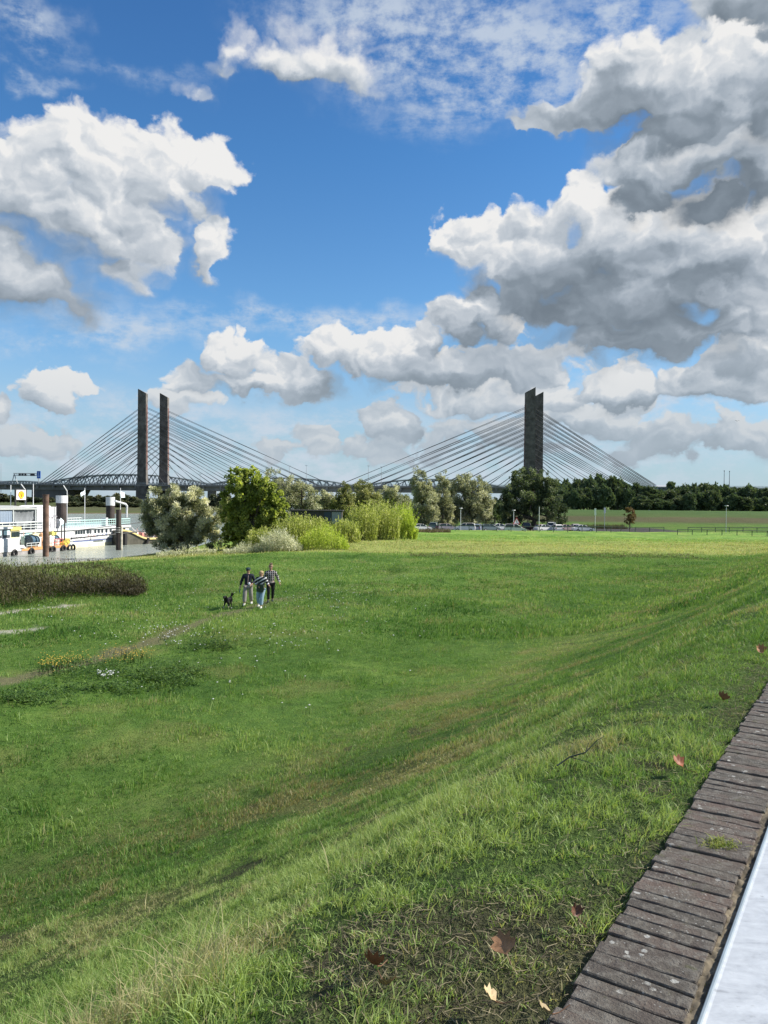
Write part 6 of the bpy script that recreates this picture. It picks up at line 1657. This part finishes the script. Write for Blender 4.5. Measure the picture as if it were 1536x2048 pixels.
reeds('dry_reeds', 'brown dry plants behind the fence between the cars and the young tree', 1125, 1250, 178, 3000, 1.3, herb_l, 1)
reeds('dry_field_weeds', 'purplish brown seeding weeds in a band across the far meadow', 820, 1400, 71.5, 4200, .16, herb_l, 2)
reeds('dry_fence_weeds', 'brownish weeds in front of the fence by the parked cars', 828, 900, 127, 1500, .7, herb_l, 3)
# ------------------------------------------------------------------ people and dog
def skin_mesh(name, joints, edges, root=0, sub=2, smooth=True):
    """joints: (x,y,z,rx,ry); grows one continuous surface with the Skin modifier and returns it as a mesh"""
    me = bpy.data.meshes.new('tmp'); me.from_pydata([j[:3] for j in joints], edges, []); me.update()
    o = bpy.data.objects.new('tmp', me); C.objects.link(o)
    sk = o.modifiers.new('s', 'SKIN'); sk.use_smooth_shade = True
    for i, j in enumerate(joints):
        v = me.skin_vertices[0].data[i]; v.radius = (j[3], j[4] if len(j) > 4 else j[3]); v.use_root = (i == root)
    sb = o.modifiers.new('b', 'SUBSURF'); sb.levels = sub; sb.render_levels = sub
    dg = bpy.context.evaluated_depsgraph_get(); ev = o.evaluated_get(dg); out = bpy.data.meshes.new_from_object(ev); out.name = name
    bpy.data.objects.remove(o); out.materials.clear(); return out
def add_to_mesh(me, mb, mats, base=1):
    """join extra geometry (face features) into the body mesh so the body stays one object"""
    import bmesh
    bm = bmesh.new(); bm.from_mesh(me); vs = [bm.verts.new(v) for v in mb.v]
    for f, mi in zip(mb.f, mb.m):
        try: fc = bm.faces.new([vs[i] for i in f]); fc.material_index = mi; fc.smooth = True
        except ValueError: pass
    bm.to_mesh(me); bm.free()
SKIN = mat('skin', (.46, .27, .19), .55); EYE = mat('eye_dark', (.03, .02, .02), .3); LIP = mat('lips', (.40, .14, .12), .5)
def pattern_mat(name, kind):
    if name in MATS: return MATS[name]
    m = bpy.data.materials.new(name); m.use_nodes = True; t = m.node_tree; N = NT(t); b = t.nodes['Principled BSDF']; b.inputs['Roughness'].default_value = .85
    tc = N.n('ShaderNodeTexCoord').outputs['Object']; x, y, z = N.sep(tc)
    def stripes(v, f, duty): return N.m('GREATER_THAN', N.m('FRACT', N.m('MULTIPLY', v, f)), duty)
    if kind == 'diag':
        s = stripes(N.m('ADD', N.m('MULTIPLY', x, -.65), z), 6.2, .60); c = N.mix(s, (.012, .013, .020), (.74, .74, .74))
    else:
        a = stripes(x, 13, .74); b2 = stripes(z, 11, .74); a2 = stripes(N.m('ADD', x, .02), 13, .82)
        c = N.mix(a, (.012, .012, .016), (.55, .53, .52)); c = N.mix(N.m('MULTIPLY', b2, .75), c, (.60, .57, .55)); c = N.mix(N.m('MULTIPLY', a2, b2), c, (.35, .07, .06))
    t.links.new(c, b.inputs['Base Color']); MATS[name] = m; return m
def person(label, x, y, Hh, face, pose, top, bottom, shoes, hair, extra=None):
    g = G(x, y, 2.0); z = h1(g.x, g.y)
    k = Hh / 1.70
    root = empty('person', (g.x, g.y, z + .02), label, 'person', 'three people walking together with a dog', rz=face); root.scale = (k * 1.14, k * 1.14, k)
    # the figure faces -y; +x is its left side, which is right in the photo
    L = pose
    J = []; E = []
    def j(p, rx, ry=None, par=None):
        J.append((*p, rx, ry if ry is not None else rx)); i = len(J) - 1
        if par is not None: E.append((par, i))
        return i
    pel = j((0, 0, .92), .125, .10)
    wai = j((0, 0, 1.06), .115, .085, pel); che = j((0, -.005, 1.25), .145, .10, wai); shb = j((0, .0, 1.38), .10, .075, che)
    nk = j((0, -.005, 1.46), .05, .05, shb); hd0 = j((0, -.02, 1.53), .062, .068, nk); hd = j((0, -.02, 1.60), .072, .085, hd0); ht = j((0, -.01, 1.665), .050, .06, hd)
    limbs = {}
    for s in (-1, 1):
        sh = j((s * .165, 0, 1.37), .055, .055, shb); el = j(L['el'][s], .040, .040, sh); wr = j(L['wr'][s], .027, .027, el)
        d = (Vector(L['wr'][s]) - Vector(L['el'][s])).normalized()
        hp = Vector(L['wr'][s]) + d * .05; pm = j(tuple(hp), .030, .020, wr); kn = j(tuple(hp + d * .04), .034, .018, pm)
        side = d.cross(Vector((1, 0, 0))).normalized() if abs(d.x) < .8 else d.cross(Vector((0, 1, 0))).normalized()
        for q, (off, ln) in enumerate(((-.027, .065), (-.009, .075), (.009, .070), (.027, .055))):
            b0 = hp + d * .055 + side * off; a = j(tuple(b0), .0095, .0095, kn); b1 = j(tuple(b0 + d * ln * .5 + Vector((0, -.006, 0))), .0085, .0085, a); j(tuple(b0 + d * ln * .9 + Vector((0, -.02, 0))), .007, .007, b1)
        th = hp + side * -.035; a = j(tuple(th), .011, .011, pm); j(tuple(th + d * .035 + side * -.018), .009, .009, a)
        hip = j((s * .09, 0, .87), .085, .085, pel); kne = j(L['kn'][s], .055, .06, hip); ank = j(L['an'][s], .035, .04, kne)
        an = Vector(L['an'][s]); f1 = j((an.x, an.y + .01, an.z - .05), .035, .035, ank); j((an.x + s * .01, an.y - .14, an.z - .065), .036, .022, f1)
    me = skin_mesh('body', J, E)
    fb = MB(); hc = Vector((0, -.02, 1.60))
    fb.ball((0, -.118, 1.585), (.014, .020, .022), 8, 6, 0)
    for s in (-1, 1): fb.ball((s * .030, -.096, 1.610), (.013, .010, .008), 8, 6, 1); fb.ball((s * .078, -.01, 1.595), (.012, .022, .032), 8, 6, 0)
    fb.ball((0, -.100, 1.552), (.024, .010, .007), 8, 6, 2)
    for p_ in (SKIN, EYE, LIP): me.materials.append(p_)
    add_to_mesh(me, fb, None); o = link('body', me, None, root)
    # top garment: torso and sleeves a little outside the body
    J = []; E = []
    a = j((0, 0, top.get('hem', .88)), top.get('w', .165), .125); b = j((0, 0, 1.06), .15, .115, a); c = j((0, -.005, 1.25), .175, .125, b); d_ = j((0, 0, 1.385), .13, .095, c); j((0, 0, 1.45), .062, .06, d_)
    for s in (-1, 1):
        sh = j((s * .17, 0, 1.365), .078, .075, d_); el = j(L['el'][s], .060, .060, sh); j(tuple(Vector(L['el'][s]).lerp(Vector(L['wr'][s]), top.get('sl', .93))), .045, .045, el)
    link('jacket' if top.get('name') is None else top['name'], skin_mesh('top', J, E), top['m'], root)
    J = []; E = []
    a = j((0, 0, .93), .150, .115)
    for s in (-1, 1):
        hp = j((s * .092, 0, .84), .105, .105, a); kn = j(L['kn'][s], bottom.get('kn', .078), bottom.get('kn', .078), hp); an = Vector(L['an'][s]); j((an.x, an.y, an.z + .02), bottom.get('an', .07), bottom.get('an', .07), kn)
    link('trousers', skin_mesh('trousers', J, E), bottom['m'], root)
    for s in (-1, 1):
        an = Vector(L['an'][s]); q = MB()
        q.ball((an.x + s * .005, an.y - .05, an.z - .055), (.048, .135, .040), 12, 8); q.ball((an.x, an.y + .02, an.z - .03), (.045, .06, .055), 10, 7); q.ball((an.x + s * .005, an.y - .05, an.z - .083), (.052, .142, .018), 12, 6)
        q.build('shoe', shoes, root, smooth=True)
    hair(root)
    if extra: extra(root, L)
    return root
def hair_cap(root):
    q = MB(); q.ball((0, .015, 1.615), (.092, .105, .092), 14, 9); q.build('hair', mat('hair_brown', (.10, .06, .035), .7), root, smooth=True)
    q = MB(); q.ball((0, -.005, 1.665), (.100, .112, .070), 14, 8); q.tube((0, -.10, 1.648), (0, -.16, 1.635), .07, 10, .055); 
    q.build('cap', mat('cap_green', (.018, .05, .048), .8), root, smooth=True)
def hair_blond(root):
    q = MB(); rs = random.Random(5)
    q.ball((0, .01, 1.635), (.094, .108, .085), 14, 9); q.ball((0, .075, 1.56), (.085, .06, .11), 12, 8)
    for k in range(16): a = rs.uniform(-2.4, -.7) + math.pi; q.ball((math.cos(a) * .082, math.sin(a) * .08 + .02, rs.uniform(1.48, 1.66)), (.022, .022, .05), 7, 5)
    q.build('hair', mat('hair_blond', (.52, .38, .20), .7, var=.35, scale=30), root, smooth=True)
def hair_bun(root):
    q = MB(); q.ball((0, .012, 1.64), (.090, .104, .080), 14, 9); q.ball((.01, -.01, 1.735), (.055, .060, .055), 12, 8); q.ball((.035, -.03, 1.77), (.035, .035, .03), 8, 6); q.ball((-.03, .01, 1.76), (.03, .035, .03), 8, 6)
    q.build('hair', mat('hair_sandy', (.30, .20, .12), .7, var=.4, scale=30), root, smooth=True)
def stuff1(root, L):
    q = MB(); h = Vector(L['wr'][1]) ; q.ball((h.x - .10, h.y - .10, h.z + .01), (.055, .05, .075), 12, 8); q.build('held_white_pouch', mat('pouch_white', (.78, .80, .82), .5), root, smooth=True)
    q = MB(); q.path([(.02, -.135, 1.38), (.01, -.155, 1.2), (.0, -.15, 1.0)], .012, 6); q.build('zip_and_cord', mat('cord_pink', (.42, .30, .30), .7), root)
    h = Vector(L['wr'][-1]); q = MB(); q.path([(h.x - .0, h.y - .02, h.z - .12), (h.x - .02, h.y - .04, h.z - .25), (h.x + .01, h.y - .05, h.z - .36)], [.012, .02, .012], 6); q.build('held_lead', mat('lead_teal', (.04, .16, .20), .7), root)
def stuff2(root, L):
    q = MB(); q.prism([(-.13, .78), (.12, .74), (.17, .88), (.15, 1.08), (-.02, 1.12), (-.13, 1.06)], -.235, -.135); q.build('handbag', mat('bag_green', (.03, .055, .035), .7, var=.2, scale=9), root)
    q = MB(); q.path([(-.12, -.18, 1.06), (-.05, -.15, 1.25), (.13, -.06, 1.43)], .014, 6); q.path([(.15, -.18, 1.06), (.19, -.1, 1.2), (.17, -.05, 1.40)], .012, 6); q.build('bag_strap', mat('bag_green', (.03, .055, .035)), root)
def stuff3(root, L):
    q = MB(); q.tube((0, 0, .905), (0, 0, .95), .150, 16); 
    o = q.build('belt_band', mat('shirt_hem', (.50, .44, .42), .8), root); o.scale = (1, .82, 1)
    q = MB(); h = Vector(L['wr'][1]); q.path([(h.x, h.y, h.z + .02), (h.x, h.y, h.z + .07)], .05, 8); q.build('cuff', mat('cuff_white', (.7, .7, .68)), root)
NAVY = mat('jacket_navy', (.010, .016, .030), .75); BEIGE = mat('trouser_beige', (.33, .30, .27), .85, var=.1, scale=8); JEANS = mat('pale_jeans', (.30, .43, .55), .85, var=.12, scale=10)
person('person in dark navy jacket, dark cap and light beige trousers, left of the three walkers', 496, 1220, 1.66, R(4),
    {'el': {-1: (-.26, .02, 1.12), 1: (.25, .03, 1.10)}, 'wr': {-1: (-.31, -.04, .88), 1: (.17, -.16, .99)}, 'kn': {-1: (-.12, -.10, .50), 1: (.11, -.02, .50)}, 'an': {-1: (-.13, -.16, .10), 1: (.12, .14, .14)}},
    {'m': NAVY, 'hem': .86, 'w': .185}, {'m': BEIGE, 'kn': .09, 'an': .08}, mat('shoe_white', (.75, .74, .68), .6), hair_cap, stuff1)
person('blonde person in striped black and white jumper and pale jeans, with a green bag', 522, 1225, 1.62, R(-6),
    {'el': {-1: (-.24, .04, 1.12), 1: (.27, .0, 1.12)}, 'wr': {-1: (-.10, -.14, 1.03), 1: (.36, -.14, 1.06)}, 'kn': {-1: (-.12, .0, .50), 1: (.06, -.12, .52)}, 'an': {-1: (-.11, .12, .15), 1: (.03, -.14, .10)}},
    {'m': pattern_mat('striped_jumper', 'diag'), 'hem': .96, 'w': .155, 'name': 'jumper', 'sl': .6}, {'m': JEANS, 'kn': .088, 'an': .085}, mat('shoe_white', (.75, .74, .68), .6), hair_blond, stuff2)
person('tall person with upswept hair in checked shirt and black trousers, right of the three walkers', 541, 1213, 1.74, R(8),
    {'el': {-1: (-.24, .03, 1.12), 1: (.27, .05, 1.12)}, 'wr': {-1: (-.20, -.14, .98), 1: (.34, -.02, .92)}, 'kn': {-1: (-.08, -.06, .50), 1: (.09, -.02, .50)}, 'an': {-1: (-.09, -.04, .10), 1: (.07, .10, .12)}},
    {'m': pattern_mat('checked_shirt', 'check'), 'hem': .92, 'w': .17, 'name': 'shirt'}, {'m': mat('trouser_black', (.012, .012, .014), .85), 'kn': .068, 'an': .055}, mat('shoe_dark', (.03, .04, .05), .6), hair_bun, stuff3)
def dog():
    g = G(456, 1223, 2.0); z = h1(g.x, g.y)
    root = empty('dog', (g.x, g.y, z + .03), 'small shaggy black dog with pale paws trotting on the grass left of the three walkers', 'dog', rz=R(-14)); root.scale = (1.3, 1.25, 1.2)
    J = []; E = []
    def j(p, rx, ry=None, par=None):
        J.append((*p, rx, ry if ry is not None else rx)); i = len(J) - 1
        if par is not None: E.append((par, i))
        return i
    hips = j((0, .17, .30), .075, .08); bel = j((0, .04, .28), .070, .075, hips); chest = j((0, -.12, .285), .082, .095, bel); nk = j((0, -.20, .35), .058, .06, chest); hd = j((0, -.26, .41), .060, .058, nk); j((0, -.35, .385), .030, .026, hd)
    for s in (-1, 1):
        a = j((s * .055, -.13, .20), .036, .036, chest); b = j((s * .055, -.125 + s * .05, .10), .022, .022, a); c = j((s * .055, -.15 + s * .08, .02), .022, .022, b); j((s * .055, -.18 + s * .08, .012), .020, .014, c)
        a = j((s * .055, .15, .22), .050, .055, hips); b = j((s * .06, .13 - s * .04, .16), .032, .032, a); c = j((s * .06, .21 - s * .04, .09), .018, .018, b); e = j((s * .06, .19 - s * .04, .02), .020, .020, c); j((s * .06, .155 - s * .04, .012), .019, .013, e)
    t = j((0, .24, .36), .028, .028, hips); t2 = j((.02, .28, .44), .026, .026, t); t3 = j((.05, .24, .50), .022, .022, t2); j((.08, .17, .50), .012, .012, t3)
    me = skin_mesh('body', J, E, 0, 2); q = MB()
    for s in (-1, 1): q.ball((s * .032, -.305, .425), .009, 8, 6, 1)
    q.ball((0, -.385, .392), (.014, .011, .011), 8, 6, 1)
    fur = mat('black_fur', (.014, .013, .014), .8, var=.4, scale=30)
    for p_ in (fur, EYE): me.materials.append(p_)
    add_to_mesh(me, q, None); link('body', me, None, root)
    # ears
    for s in (-1, 1):
        q = MB(); q.add([(s * .030, -.25, .455), (s * .068, -.24, .445), (s * .075, -.25, .375), (s * .060, -.275, .37), (s * .045, -.235, .45)], [(0, 1, 4), (0, 1, 2, 3), (4, 1, 2, 3)]); q.build('ear', fur, root)
    # coat: short hair spikes over the trunk
    rs = np.random.RandomState(4); V = []; Fc = []
    for p, r in (((0, .17, .30), .085), ((0, .06, .29), .082), ((0, -.10, .29), .095), ((0, -.20, .36), .07), ((0, -.26, .42), .065), ((.03, .27, .45), .04), ((.07, .19, .50), .03)):
        for k in range(170):
            d = rs.normal(size=3); d /= np.linalg.norm(d); b = len(V); c = np.array(p) + d * r * .85; tip = c + d * .03 + np.array([0, .02, -.022]); s_ = np.cross(d, [0.3, .5, .8]) * .008
            V += [tuple(c - s_), tuple(c + s_), tuple(tip)]; Fc.append((b, b + 1, b + 2))
    q = MB(); q.add(V, Fc); q.build('coat', fur, root)
    for s in (-1, 1):
        q = MB(); q.ball((s * .055, -.17 + s * .08, .022), (.024, .034, .024), 8, 6); q.ball((s * .055, -.14 + s * .075, .05), (.022, .022, .03), 8, 6); q.build('paw', mat('paw_tan', (.50, .42, .32), .8), root, smooth=True)
dog()
def bird():
    p = P(1474, 842, 300); root = empty('bird', p, 'tiny dark bird flying in the sky at the right', 'bird'); J = [(0, -.35, 0, .03), (0, -.15, 0, .10), (0, .15, 0, .09), (0, .45, 0, .03)]
    link('body', skin_mesh('body', [(a, b, c, r, r) for a, b, c, r in J], [(0, 1), (1, 2), (2, 3)], 0, 1), mat('bird_dark', (.05, .05, .055), .8), root)
    for s in (-1, 1):
        q = MB(); q.add([(s * .06, -.12, .03), (s * .6, -.15, .22), (s * 1.1, .05, .12), (s * .55, .12, .16), (s * .06, .12, .03), (s * .6, -.02, .19)], [(0, 1, 5), (1, 2, 5), (2, 3, 5), (3, 4, 5), (4, 0, 5)]); q.build('wing', mat('bird_dark', (.05, .05, .055)), root)
bird()
